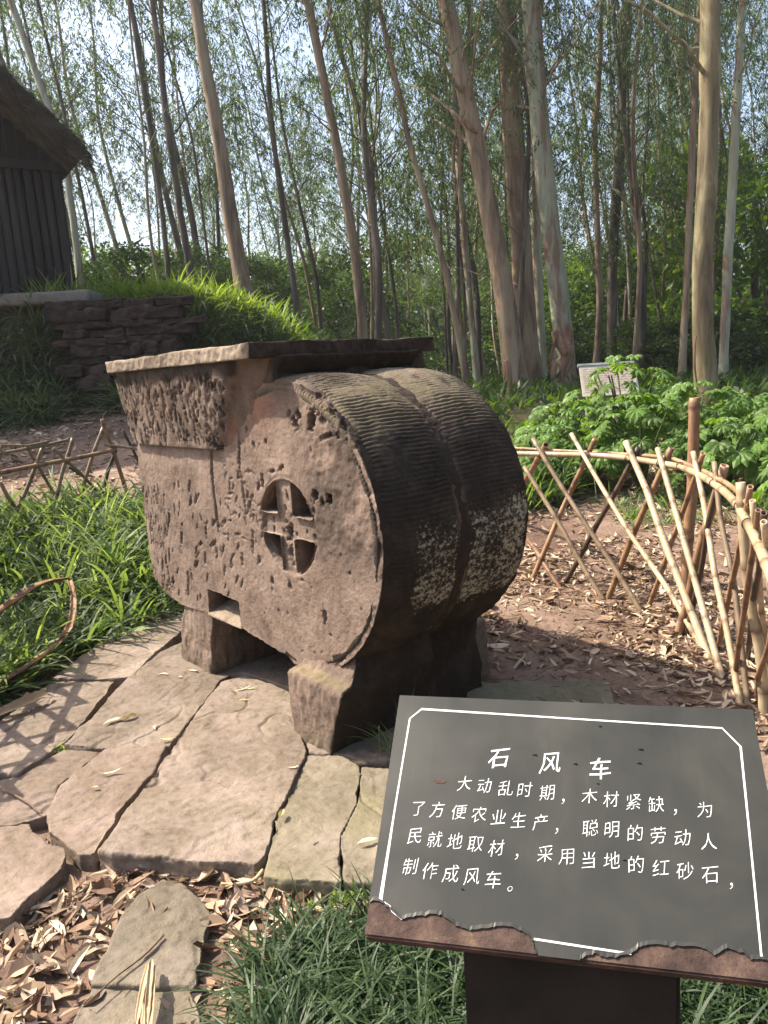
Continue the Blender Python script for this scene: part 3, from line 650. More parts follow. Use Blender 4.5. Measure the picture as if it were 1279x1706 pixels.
# a bare rust spot and small blisters in the paint
sp = sxy(250, 344); th = np.linspace(0, 2*np.pi, 15)[:-1]
Vr = np.array([(sp[0]+.0105*math.cos(a)*(1+.2*math.sin(3*a)), sp[1]+.0045*math.sin(a)*(1+.2*math.cos(2*a)), .0023) for a in th]); link('rust_spot', fmesh('rust_spot', Vr, [np.array([list(range(14))])]), board, M['rust'])
bl_ = []
for (x, y, l) in ((548, 262, .010), (675, 290, .008), (880, 245, .010), (875, 288, .009), (828, 592, .006), (745, 352, .003), (320, 683, .003), (752, 172, .003)):
    a, b = sxy(x, y); pth = [(a-l/2, b, .0018), (a-l/6, b+.0015, .0030), (a+l/6, b+.001, .0032), (a+l/2, b-.001, .0018)]; link('paint_blister', fmesh('paint_blister', *tube(pth, [.0004, .0013, .0013, .0004], 6)), board, M['paint'])
M['pedestal'] = simple('dark_pedestal', [(.3, (.010, .009, .007)), (.6, (.020, .017, .014))], 9, .8, 60, .5, .004)
pA = sxy(300, 890)[0]; pB = sxy(1035, 1050)[0]
bm = bmesh.new(); ctr_ = TL
def wp(a, y, drop, back):   # point below the board, vertical drop
    p = TL+sh*a+sv*y+sn*-.031; h2 = np.array([sv[0], sv[1], 0]); h2 /= np.linalg.norm(h2)
    return p+np.array([0, 0, -drop])+h2*back
ped = []
front_y, back_y = -SLn+.045, -SLn+.245
for (a, y) in ((pA, front_y), (pB, front_y), (pB, back_y), (pA, back_y)):
    t_ = wp(a, y, 0, 0); ped.append((t_, np.array([t_[0], t_[1], -.08])))
vt = [bm.verts.new(t_) for t_, b_ in ped]; vb_ = [bm.verts.new(b_) for t_, b_ in ped]
bm.faces.new(vt); bm.faces.new(vb_[::-1])
for i in range(4): bm.faces.new((vt[i], vb_[i], vb_[(i+1) % 4], vt[(i+1) % 4]))
bmesh.ops.recalc_face_normals(bm, faces=bm.faces)
bmesh.ops.bevel(bm, geom=list(bm.edges), offset=.006, segments=2, affect='EDGES')
pedm = bm_mesh(bm); po = link('pedestal', pedm, board, M['pedestal'])
bpy.context.view_layer.update(); po.matrix_parent_inverse = board.matrix_world.inverted()

# ------------------------------------------------------------------ bamboo fence
def bamboo_mat(name, a, b, c_, band_=(.10, .06, .035)):
    m, nt, bs, nd, ln = nmat(name); v = mapping(nd, ln, (1, 1, 1)); n1 = noise(nd, ln, 4, 6, .65, v); n2 = noise(nd, ln, 60, 4, .6, mapping(nd, ln, (1, 1, .12)))
    r = ramp(nd, [(.3, a), (.5, b), (.7, c_)]); ln.new(n1.outputs[0], r.inputs[0])
    s1 = ramp(nd, [(.35, (.65, .6, .55)), (.5, (1, 1, 1)), (.7, (1.1, 1.08, 1.05))]); ln.new(n2.outputs[0], s1.inputs[0])
    c = mixc(nd, ln, .7, r.outputs[0], s1.outputs[0], 'MULTIPLY')
    at = nd.new('ShaderNodeAttribute'); at.attribute_name = 'node'; c = mixc(nd, ln, at.outputs['Fac'], c, band_)
    oi = nd.new('ShaderNodeObjectInfo'); h = nd.new('ShaderNodeHueSaturation'); ln.new(math_(nd, ln, 'ADD', math_(nd, ln, 'MULTIPLY', oi.outputs['Random'], .5), .75), h.inputs['Value']); ln.new(c, h.inputs['Color'])
    ln.new(h.outputs[0], bs.inputs['Base Color']); bs.inputs['Roughness'].default_value = .5; bs.inputs['Specular IOR Level'].default_value = .4; bump(nd, ln, bs, n2.outputs[0], .35, .002); return m
M['bamboo'] = bamboo_mat('pale_dry_bamboo', (.27, .19, .11), (.38, .29, .18), (.48, .385, .26))
M['bamboo_b'] = bamboo_mat('brown_bamboo', (.16, .085, .045), (.26, .15, .085), (.36, .23, .14))
M['bamboo_d'] = bamboo_mat('dark_bamboo', (.035, .022, .016), (.06, .04, .028), (.10, .065, .04))
M['bamboo_g'] = bamboo_mat('weathered_bamboo', (.15, .105, .065), (.22, .155, .098), (.29, .22, .14))
def bamboo(name, path, r0, r1, mat_, parent, seed=0, nodes=.24, seg=10, bend=.006, hollow=True):
    rg = np.random.default_rng(seed); path = np.asarray(path, float)
    if len(path) == 2: path = np.array([path[0]*(1-t)+path[1]*t for t in np.linspace(0, 1, 5)]); path[1:-1] += rg.normal(0, bend, (3, 3))
    sl_ = np.concatenate([[0], np.cumsum(np.linalg.norm(np.diff(path, axis=0), axis=1))]); L = sl_[-1]
    nn = nodes*rg.uniform(.85, 1.15); pos = np.arange(rg.uniform(.1, .9)*nn, L, nn); ts = [0, L]; nf = {}
    for p in pos:
        for d_, k in ((-.012, 0), (-.004, .25), (0, 1.0), (.005, .9), (.010, 0)):
            if 0 < p+d_ < L: ts.append(p+d_); nf[p+d_] = k
    for p in np.arange(0, L, .10): ts.append(p)
    ts = np.array(sorted(set(ts))); k = np.array([nf.get(t, 0) for t in ts])
    C = np.stack([np.interp(ts, sl_, path[:, i]) for i in range(3)], -1)
    if len(path) > 4:   # smooth the polyline
        for _ in range(3): C[1:-1] = C[1:-1]*.5+(C[:-2]+C[2:])*.25
    rad = (r0+(r1-r0)*ts/L)*(1+.13*k); V, Fs = tube(C, rad, seg, cap=not hollow)
    kk = np.repeat(k, seg)
    if hollow:   # open end with an inner wall
        T = C[-1]-C[-2]; T /= np.linalg.norm(T); base = (len(C)-1)*seg; n0 = len(V); ring = V[base:base+seg]
        inn = C[-1]+(ring-C[-1])*.72; inn2 = inn-T*.03
        V = np.vstack([V, inn, inn2, C[-1]-T*.03]); j = np.arange(seg); q = (j+1) % seg
        Fs = [np.vstack([Fs[0], np.stack([base+j, base+q, n0+q, n0+j], -1), np.stack([n0+j, n0+q, n0+seg+q, n0+seg+j], -1)]), np.stack([np.full(seg, n0+2*seg), n0+seg+j, n0+seg+q], -1)]
        kk = np.concatenate([kk, np.full(seg, .2), np.full(seg, 1.), [1.]])
    me = fmesh(name, V, Fs, True); attr(me, 'node', np.clip(kk*.75, 0, 1)); return link(name, me, parent, mat_)
FC = np.array([(-.4, 5.75), (.6, 5.3), (.93, 5.0), (1.39, 4.6), (1.56, 4.07), (1.52, 3.5), (1.38, 2.96), (1.24, 2.5), (1.05, 2.05), (.95, 1.6)])
def curve_hit(u, v, C, off=0.0):
    d = ray(u, v); best = None
    for a, b in zip(C[:-1], C[1:]):
        A_ = np.array([[d[0], -(b-a)[0]], [d[1], -(b-a)[1]]])
        try: k, s = np.linalg.solve(A_, a)
        except np.linalg.LinAlgError: continue
        if k > 0 and -.02 <= s <= 1.02 and (best is None or k > best[0]): best = (k, s)
    k = best[0]+off; return CAM+d*k
Z6 = lambda x, y: (780+x/2.563, 600+y/2.563)
fence = thing('bamboo_fence', (1.45, 4.2, 0), 'low fence of crossed tan bamboo canes curving round the right of the stone winnower', 'bamboo fence')
bpy.context.view_layer.update()
def setpar(o, p): o.parent = p; o.matrix_parent_inverse = Matrix.Translation(-Vector(p.location))
def fpole(p0, p1, wz, mk, seed, off=0.0, ground_=True, nm='cane', zadd=0.0):
    off = .22 if p0 == (893, 1180) else off
    a = curve_hit(*Z6(*p1), FC, off); 
    if ground_:
        b = G(*Z6(*p0), -.03); b[2] = tz(b[0], b[1])-.03
    else: b = curve_hit(*Z6(*p0), FC, off)
    d = np.linalg.norm((a+b)/2-CAM); r = wz*.90/2.563/F0*d/2
    o = bamboo(nm, [b, a], r*1.04, r*.96, M[mk], None, seed); setpar(o, fence); return o
A_p = [((590, 1032), (238, 455), 21, 'bamboo_g'), ((407, 985), (235, 745), 21, 'bamboo_b'), ((758, 1095), (275, 335), 22, 'bamboo_g'), ((1012, 1240), (440, 315), 22, 'bamboo'), ((1045, 1310), (672, 350), 32, 'bamboo'),
       ((1098, 1392), (808, 378), 28, 'bamboo'), ((1165, 1490), (960, 393), 26, 'bamboo'), ((1200, 1510), (1050, 436), 25, 'bamboo_g'), ((1262, 1540), (1163, 522), 42, 'bamboo'), ((1300, 1450), (1214, 600), 26, 'bamboo'), ((1340, 1500), (1262, 690), 26, 'bamboo')]
for i, (p0, p1, w, mk) in enumerate(A_p): fpole(p0, p1, w, mk, 100+i, -.03)
B_p = [((150, 720), (332, 362), 27, 'bamboo_b'), ((262, 955), (542, 335), 25, 'bamboo_b'), ((402, 962), (728, 372), 25, 'bamboo_d'), ((590, 1022), (868, 374), 28, 'bamboo_b'), ((760, 1062), (1003, 398), 22, 'bamboo_b'),
       ((893, 1180), (1095, 450), 38, 'bamboo_b'), ((925, 1185), (1075, 500), 24, 'bamboo_d'), ((1065, 1235), (1205, 540), 24, 'bamboo_b'), ((1135, 1400), (1240, 640), 24, 'bamboo_b'), ((1190, 1285), (1262, 652), 24, 'bamboo_d'), ((1235, 1450), (1330, 760), 26, 'bamboo_b')]
for i, (p0, p1, w, mk) in enumerate(B_p): fpole(p0, p1, w, mk, 130+i, .04)
# continuation behind the machine, and on to the right edge
rl = [curve_hit(*Z6(x, y), FC, -.02) for x, y in ((60, 398), (230, 400), (480, 405), (600, 409), (700, 420), (820, 441), (900, 452), (980, 485), (1040, 520), (1100, 566), (1145, 612), (1200, 710), (1240, 790), (1279, 880), (1330, 1010))]
setpar(bamboo('rail', rl, .0175, .0165, M['bamboo'], None, 160, .30), fence)
rl2 = [curve_hit(*Z6(x, y), FC, .07) for x, y in ((120, 372), (400, 388), (600, 397), (860, 415), (1000, 470), (1130, 540), (1200, 620))]
setpar(bamboo('rail', rl2, .011, .010, M['bamboo_b'], None, 161, .3), fence)
pb = G(*Z6(930, 960), 0); pt = pb+np.array([0.02, .0, .80]); q = ray(*Z6(966, 160)); pt = CAM+q*(pb[1]/q[1]); setpar(bamboo('post', [pb-np.array([0, 0, .05]), pt], .034, .031, M['bamboo_b'], None, 170, .36, 12), fence)
M['twine'] = simple('dark_wire', [(.4, (.05, .035, .025)), (.6, (.12, .08, .05))], 30, .7)
def ring(c, ax, r, nm='tie'):
    ax = ax/np.linalg.norm(ax); a = np.cross(ax, [0, 0, 1.]); a /= np.linalg.norm(a)+1e-9; b = np.cross(ax, a); th = np.linspace(0, 2*np.pi, 13)
    ps = []
    for k in (-1, 1): ps.append(tube([c+ax*.006*k+r*(math.cos(t)*a+math.sin(t)*b) for t in th], .0022, 5, False))
    return fmesh(nm, *join(ps), True)
for (x, y) in ((313, 402), (490, 407), (603, 409), (683, 420), (820, 441), (905, 453), (1050, 528), (1160, 625), (1195, 700)):
    c = curve_hit(*Z6(x, y), FC, -.02); c2 = curve_hit(*Z6(x+12, y+5), FC, -.02); o = link('tie', ring(c, c2-c, .021), None, M['twine']); setpar(o, fence)

# left fence: weathered lattice behind the strappy plants, running on towards the viewer beyond the left edge
Z3 = lambda x, y: (x/2.624, 450+y/2.624)
fence2 = thing('lattice_fence', (-3, 6.4, .3), 'old grey-brown cane lattice fence running behind the strappy plants left of the stone winnower', 'lattice fence')
bpy.context.view_layer.update()
def lp(x, y, off=0.0):
    u, v = Z3(x, y); return atY(u, v, 6.0+.0034*u+off)
def lpole(p0, p1, w, mk, seed, off=0.0, nm='cane'):
    a, b = lp(*p0, off), lp(*p1, off); t = b-a; b2 = b+t*0.12
    r = w/2.624/F0*6.6/2; o = bamboo(nm, [b2, a], r, r*.95, M[mk], None, seed, .3, 8, .008); setpar(o, fence2); return o
for i, q in enumerate([((445, 652), (550, 960), 19, 'bamboo_b'), ((452, 685), (335, 1000), 17, 'bamboo_g'), ((318, 735), (235, 1005), 18, 'bamboo_g'), ((232, 778), (420, 962), 15, 'bamboo_g'), ((188, 770), (55, 1100), 18, 'bamboo_g'),
        ((113, 772), (245, 1000), 14, 'bamboo_g'), ((0, 925), (105, 1110), 17, 'bamboo_g'), ((505, 790), (458, 935), 17, 'bamboo_d'), ((535, 700), (620, 860), 13, 'bamboo_d'), ((300, 860), (360, 900), 11, 'bamboo_d'), ((5, 765), (-60, 1020), 16, 'bamboo_g')]):
    lpole(q[0], q[1], q[2], q[3], 200+i, R.uniform(-.03, .03))
for pth, r, mk, sd in (([(-60, 895), (0, 886), (170, 852), (300, 828), (420, 805), (510, 782)], .019, 'bamboo_b', 230), ([(-40, 808), (100, 785), (200, 765), (300, 742)], .014, 'bamboo_g', 231), ([(460, 765), (520, 770), (600, 782), (700, 800)], .014, 'bamboo_g', 232), ([(0, 765), (120, 768), (210, 750)], .010, 'bamboo_g', 233)):
    setpar(bamboo('rail', [lp(x, y, -.04) for x, y in pth], r, r*.9, M[mk], None, sd, .35, 8), fence2)
NC = np.array([(-3.45, 6.3), (-2.95, 5.6), (-2.55, 4.7), (-2.12, 3.95), (-1.98, 3.2), (-1.98, 2.4), (-2.05, 1.6)])
sN = np.concatenate([[0], np.cumsum(np.linalg.norm(np.diff(NC, axis=0), axis=1))])
def nc(s, z): p = np.array([np.interp(s, sN, NC[:, 0]), np.interp(s, sN, NC[:, 1])]); return np.array([p[0], p[1], tz(p[0], p[1])+z])
k = 0; s = .2
while s < sN[-1]-.5:
    o = bamboo('cane', [nc(s, -.05), nc(min(s+.52, sN[-1]), .84)], .020, .018, M['bamboo_g'], None, 300+k, .3, 8); setpar(o, fence2)
    o = bamboo('cane', [nc(s+.5, -.05)+[-.03, 0, 0], nc(max(s-.02, 0), .84)+[-.03, 0, 0]], .020, .018, M['bamboo_g'], None, 330+k, .3, 8); setpar(o, fence2)
    s += .27; k += 1
for z_, r_ in ((.74, .018), (.50, .012)):
    setpar(bamboo('rail', [nc(s, z_) for s in np.linspace(0, sN[-1], 14)], r_, r_, M['bamboo_g'], None, 350+int(z_*10), .35, 8), fence2)

# ------------------------------------------------------------------ log hut on the terrace
M['log'] = simple('weathered_log', [(.3, (.016, .014, .014)), (.55, (.038, .033, .031)), (.75, (.066, .058, .053))], 3, .85, 26, .7, .02, (1, 1, .15), rand=.28)
M['darkwood'] = simple('dark_boards', [(.3, (.007, .0065, .006)), (.6, (.016, .014, .012))], 4, .85, 30, .6, .02, (1, 1, .2), rand=.2)
M['thatch'] = simple('thatch', [(.3, (.030, .026, .018)), (.5, (.060, .051, .034)), (.7, (.10, .086, .056))], 6, .95, 60, .9, .03, (.3, 1, 1))
M['concrete'] = simple('terrace_concrete', [(.3, (.12, .105, .085)), (.6, (.20, .18, .15))], 5, .9, 60, .5, .01)
HY = 11.8
hut = thing('log_hut', (-5.4, HY, 2.68), 'dark log hut with a thatched gable roof on the terrace at the left edge', 'log hut')
bpy.context.view_layer.update()
xr = atY(126, 500, HY)[0]; zf = 2.66; zb = atY(60, 290, HY)[2]
zt = zb
lw = .118; xlog = xr-.06; i = 0
logm = []
for v_ in range(4):
    pth = np.array([(R.gauss(0, .002), R.gauss(0, .002), z) for z in np.linspace(0, zb-zf, 9)]); V, Fs = tube(pth, np.linspace(.060, .052, 9)*np.array([R.uniform(.94, 1.06) for _ in range(9)]), 10)
    logm.append(fmesh('log', V, Fs, True)); logm[-1].materials.append(M['log'])
while xlog > -8.6:
    o = link('log', logm[i % 4], None); o.location = (xlog, HY+R.uniform(-.015, .015), zf); o.rotation_euler = (R.gauss(0, .006), R.gauss(0, .010), R.uniform(0, 6)); o.scale = (R.uniform(.9, 1.12),)*2+(1,); setpar(o, hut); xlog -= lw*R.uniform(.95, 1.08); i += 1
for j in range(30):
    o = link('log', logm[j % 4], None); o.location = (xr+.0, HY+.12+j*.125, zf); o.rotation_euler = (0, R.gauss(0, .006), R.uniform(0, 6)); setpar(o, hut)
def hbox(nm, a, mat_): o = link(nm, fmesh(nm, *box_vf(*a)), None, mat_); setpar(o, hut); return o
hbox('back_boards', (-8.6, xr-.05, HY+.075, HY+.10, zf, zb), M['darkwood']); hbox('beam', (-8.7, xr+.06, HY-.09, HY+.09, zb, zb+.11), M['log'])
# gable boards up to the roof line
HR = math.radians(33)
def unrot(u, v):
    Y = 10.5
    for _ in range(30):
        q = atY(u, v, Y); dx, dy = q[0]-xr, q[1]-HY; py = HY-dx*math.sin(HR)+dy*math.cos(HR); Y -= (py-10.95)*.7
    return np.array([xr+dx*math.cos(HR)+dy*math.sin(HR), py, q[2]])
ra = unrot(0, 104); rb = unrot(146, 244); sl_r = (rb[2]-ra[2])/(rb[0]-ra[0]); th_ = .27
def roofz(x): return ra[2]+(x-ra[0])*sl_r
RX = -7.1; zr = roofz(RX)
def roofz2(x): return roofz(x) if x > RX else zr-(RX-x)*-sl_r
x = xr+.03; j = 0
while x > -8.6:
    top_ = roofz2(x-.07)-th_*1.05
    if top_ > zb+.13: hbox('board', (x-.135, x-.004, HY-.03+.006*(j % 2), HY+.01, zb+.112, top_), M['darkwood'])
    x -= .14; j += 1
for sgn in (1, -1):
    e = rb[0] if sgn > 0 else 2*RX-rb[0]
    sec = [(RX, zr), (e, roofz2(e)), (e-.10*sgn, roofz2(e)-.20), (RX, zr-th_)]
    me = remeshed(bm_mesh(prism(sec, 10.95, 16.2)), .06, name='roof'); V = coords(me); N = normals(me); setco(me, V+N*(.035*fbm(V*np.array([1, 3, 1]), 3, 3, 8))[:, None]); o = link('roof', me, None, M['thatch']); setpar(o, hut)
# straw fringe on the verge and the eave
N_ = 5200; xs = rng.uniform(RX, rb[0]+.02, N_); P = np.stack([xs, np.full(N_, 10.97)+rng.normal(0, .05, N_), np.array([roofz(q_) for q_ in xs])-rng.uniform(.0, .34, N_)], -1)
D = np.stack([rng.uniform(.5, 1, N_), rng.uniform(-.5, .05, N_), sl_r+rng.normal(0, .25, N_)], -1)
Vf, Ff = rhombs(P, D, rng.normal(0, 1, (N_, 3)), rng.uniform(.05, .14, N_), rng.uniform(.008, .018, N_)); o = link('straw_fringe', fmesh('straw_fringe', Vf, Ff), None, M['thatch']); o['kind'] = 'stuff'; setpar(o, hut)
hut_c = Vector((xr, HY, 0)); bpy.context.view_layer.update()
hut.matrix_world = Matrix.Translation(hut_c) @ Matrix.Rotation(HR, 4, 'Z') @ Matrix.Translation(-hut_c) @ hut.matrix_world
# terrace edge slab and the rough stone wall below
pa = atY(-260, 505, 10.4); pb_ = atY(150, 512, 10.4)
hp = remeshed(fmesh('s', *box_vf(pa[0], pb_[0], 10.42, 13.2, 2.50, 2.665)), .03, name='terrace_slab'); V = coords(hp); N = normals(hp); setco(hp, V+N*(.018*fbm(V, 3, 3, 8))[:, None])
ts_ = link('terrace_slab', hp, None, M['concrete']); tag(ts_, 'grey concrete terrace slab under the log hut at the left edge', 'terrace slab')
M['wallstone'] = simple('wall_stone', [(.3, (.020, .014, .012)), (.5, (.042, .027, .022)), (.7, (.075, .05, .039))], 4, .9, 18, .9, .03, rand=.3)
wl_ = thing('stone_retaining_wall', (-3.9, 10.3, 1.1), 'rough dark red stone retaining wall of the terrace behind the leaf-strewn ground', 'retaining wall')
bpy.context.view_layer.update()
xa, xb = atY(125, 600, 10.2)[0], atY(300, 600, 10.2)[0]
z = 1.02; row = 0; sm = []
for v_ in range(7):
    w_, h_ = R.uniform(.22, .60), R.uniform(.15, .26); me = remeshed(fmesh('s', *box_vf(-w_/2, w_/2, -.2, .2, -h_/2, h_/2)), .022, name='stone'); V = coords(me); N = normals(me)
    V += N*(.075*fbm(V+v_*7, 4.5, 4, v_)+.03*fbm(V+v_*3, 16, 3, v_))[:, None]; setco(me, V); me.materials.append(M['wallstone']); sm.append((me, w_, h_))
while z < 2.40:
    x = xa-R.uniform(0, .3); hr = R.choice([.09, .12, .15, .18])
    while x < xb:
        me, w_, h_ = R.choice(sm); k = R.uniform(.85, 1.1); o = link('stone', me, None); o.location = (x+w_*k/2, 10.22+.10*(z-1)+R.uniform(-.05, .06), z+hr/2); o.scale = (k, 1, hr/h_*1.02); o.rotation_euler = (R.gauss(0, .05), R.gauss(0, .03), R.gauss(0, .05)+(math.pi if R.random() < .5 else 0)); setpar(o, wl_); x += w_*k*.99
    z += hr; row += 1

# ------------------------------------------------------------------ small pale notice board among the shrubs
ny_ = 9.6; qa, qb = atY(964, 612, ny_), atY(1052, 615, ny_)
nb_ = thing('notice_board', (qa[0]+.35, ny_, tz(qa[0]+.35, ny_)), 'small pale notice board with rows of faded red print behind the shrubs', 'notice board')
bpy.context.view_layer.update()
M['notice'] = simple('notice_paper', [(.3, (.36, .32, .27)), (.7, (.50, .46, .40))], 8, .6, 60, .2, .002); M['print'] = simple('red_brown_print', [(.4, (.30, .21, .16)), (.6, (.38, .29, .23))], 30, .7); M['steel'] = simple('galvanised_frame', [(.4, (.16, .19, .19)), (.6, (.28, .31, .31))], 10, .45)
tl_ = -.55; wq = qb[0]-qa[0]
fr = Matrix.Translation(Vector(qa)) @ Matrix.Rotation(-.06, 4, 'Z') @ Matrix.Rotation(tl_, 4, 'X')
def nbp(nm, vf, mt): 
    V, Fs = vf; V = np.array([fr @ Vector(p) for p in V]); o = link(nm, fmesh(nm, V, Fs), None, mt); setpar(o, nb_); return o
nbp('panel', box_vf(0, wq, -.02, .0, -.42, 0), M['notice']); nbp('frame', box_vf(-.015, wq+.015, -.03, .01, .001, .03), M['steel'])
nbp('frame', box_vf(wq+.001, wq+.02, -.03, .01, -.43, 0), M['steel'])
pr = []
for r_ in range(11):
    x = .03
    while x < wq-.06:
        l = R.uniform(.03, .10); pr.append(box_vf(x, min(x+l, wq-.03), -.0215, -.0205, -.055-r_*.032, -.040-r_*.032)); x += l+.012
nbp('print_lines', join(pr), M['print'])
for xo in (.08, wq-.08):
    pz = fr @ Vector((xo, .01, -.2)); V, Fs = tube([(pz.x, pz.y+.02, tz(pz.x, pz.y)-.05), (pz.x, pz.y+.02, pz.z)], .02, 8); o = link('leg', fmesh('leg', V, Fs, True), None, M['steel']); setpar(o, nb_)
sq = atY(1056, 610, 9.7); V, Fs = tube([(sq[0], sq[1], tz(sq[0], sq[1])-.05), tuple(sq)], .022, 8)
mp = link('marker_post', fmesh('marker_post', *join([(V, Fs), tube([sq, sq+[0, 0, .05]], [.034, .02], 8)]), True), None, M['steel']); tag(mp, 'thin grey metal post just right of the pale notice board', 'post')

# ------------------------------------------------------------------ plant materials
M['strap'] = leafmat('strap_leaf', (.038, .080, .030), (.19, .245, .115), .45, .55, tint=(1.6, 1.7, .55), spec=.22)
M['strap_pale'] = leafmat('cream_edged_leaf', (.15, .22, .075), (.34, .42, .19), .45, .6, tint=(1.4, 1.4, .6), spec=.2)
M['mondo'] = leafmat('mondo_leaf', (.020, .050, .018), (.075, .12, .045), .35, .5, tint=(1.4, 1.5, .5), spec=.3)
M['bright'] = leafmat('bright_grass', (.085, .14, .022), (.21, .28, .065), .5, .5, tint=(1.5, 1.5, .45))
M['meadow'] = leafmat('pale_green_grass', (.07, .12, .03), (.20, .26, .10), .4, .5, tint=(1.3, 1.3, .5))
M['darkstrap'] = leafmat('bank_leaf', (.045, .075, .038), (.15, .20, .105), .4, .5)
M['fatsia'] = leafmat('fatsia_leaf', (.075, .145, .030), (.14, .225, .058), .45, .45, tint=(1.7, 1.7, .35), rnd_obj=.35, spec=.25)
M['euc'] = leafmat('eucalyptus_leaf', (.034, .062, .020), (.10, .145, .048), .5, .45, tint=(1.5, 1.6, .45), rnd_obj=.3)
M['euc_pale'] = leafmat('pale_eucalyptus_leaf', (.045, .070, .035), (.12, .155, .08), .5, .45, tint=(1.3, 1.4, .6), rnd_obj=.3)
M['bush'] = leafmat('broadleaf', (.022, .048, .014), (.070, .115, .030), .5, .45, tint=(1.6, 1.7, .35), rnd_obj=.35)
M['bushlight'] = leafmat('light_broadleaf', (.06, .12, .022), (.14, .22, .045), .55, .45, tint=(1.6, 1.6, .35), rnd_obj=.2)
M['dry'] = leafmat('dry_leaf', (.21, .14, .09), (.56, .46, .33), .12, .7, tint=(1.1, 1.0, .8), rnd_obj=.0, spec=.2)
_r = [x for x in M['dry'].node_tree.nodes if x.type == 'VALTORGB'][0].color_ramp
for p_, c_ in ((.18, (.17, .10, .065)), (.45, (.33, .235, .155)), (.62, (.30, .22, .17)), (.8, (.50, .40, .28))): _r.elements.new(p_).color = (*c_, 1)
_r.elements[0].color = (.07, .042, .03, 1)
M['dry_yellow'] = leafmat('yellowed_leaf', (.34, .26, .10), (.52, .43, .24), .15, .6, tint=(1.1, 1, .7), rnd_obj=.2, island=False, scale=40)
M['dry_pale'] = leafmat('pale_dry_leaf', (.42, .34, .22), (.62, .54, .38), .12, .6, tint=(1.1, 1, .8), rnd_obj=.2, island=False, scale=30)
def bark(name, stops, a=.9):
    m, nt, bs, nd, ln = nmat(name); v = mapping(nd, ln, (1, 1, .16)); v2 = mapping(nd, ln, (1, 1, .05))
    oi = nd.new('ShaderNodeObjectInfo'); ad = nd.new('ShaderNodeVectorMath'); ad.operation = 'ADD'; sc_ = nd.new('ShaderNodeVectorMath'); sc_.operation = 'SCALE'; sc_.inputs['Scale'].default_value = 37
    cb = nd.new('ShaderNodeCombineXYZ'); ln.new(oi.outputs['Random'], cb.inputs[0]); ln.new(oi.outputs['Random'], cb.inputs[2]); ln.new(cb.outputs[0], sc_.inputs[0]); ln.new(v, ad.inputs[0]); ln.new(sc_.outputs[0], ad.inputs[1])
    n1 = noise(nd, ln, 4.5, 5, .6, ad.outputs[0], .6); n2 = noise(nd, ln, 40, 5, .7, v2); r = ramp(nd, stops); r.color_ramp.interpolation = 'EASE'; ln.new(n1.outputs[0], r.inputs[0])
    s1 = ramp(nd, [(.35, (.68, .64, .60)), (.5, (1, 1, 1)), (.7, (1.1, 1.08, 1.05))]); ln.new(n2.outputs[0], s1.inputs[0]); c = mixc(nd, ln, .75, r.outputs[0], s1.outputs[0], 'MULTIPLY')
    h = nd.new('ShaderNodeHueSaturation'); ln.new(math_(nd, ln, 'ADD', math_(nd, ln, 'MULTIPLY', oi.outputs['Random'], .4), .8), h.inputs['Value']); ln.new(c, h.inputs['Color'])
    ln.new(h.outputs[0], bs.inputs['Base Color']); bs.inputs['Roughness'].default_value = .8; p = bump(nd, ln, bs, n1.outputs[0], .6, .03); bump(nd, ln, bs, n2.outputs[0], .5, .008, p); return m
M['bark_pale'] = bark('pale_smooth_bark', [(.38, (.22, .14, .09)), (.455, (.28, .20, .135)), (.475, (.30, .305, .215)), (.60, (.37, .375, .27)), (.70, (.29, .245, .17))])
M['bark_tan'] = bark('tan_peeling_bark', [(.30, (.085, .055, .036)), (.42, (.16, .105, .066)), (.50, (.235, .165, .105)), (.60, (.27, .21, .135)), (.70, (.29, .26, .17))])
M['bark_olive'] = bark('olive_bark', [(.32, (.10, .075, .04)), (.45, (.18, .14, .072)), (.58, (.27, .23, .125)), (.70, (.31, .295, .18))])
M['bark_dark'] = bark('dark_bark', [(.34, (.035, .028, .022)), (.48, (.085, .068, .052)), (.60, (.14, .115, .088)), (.72, (.22, .19, .145))])

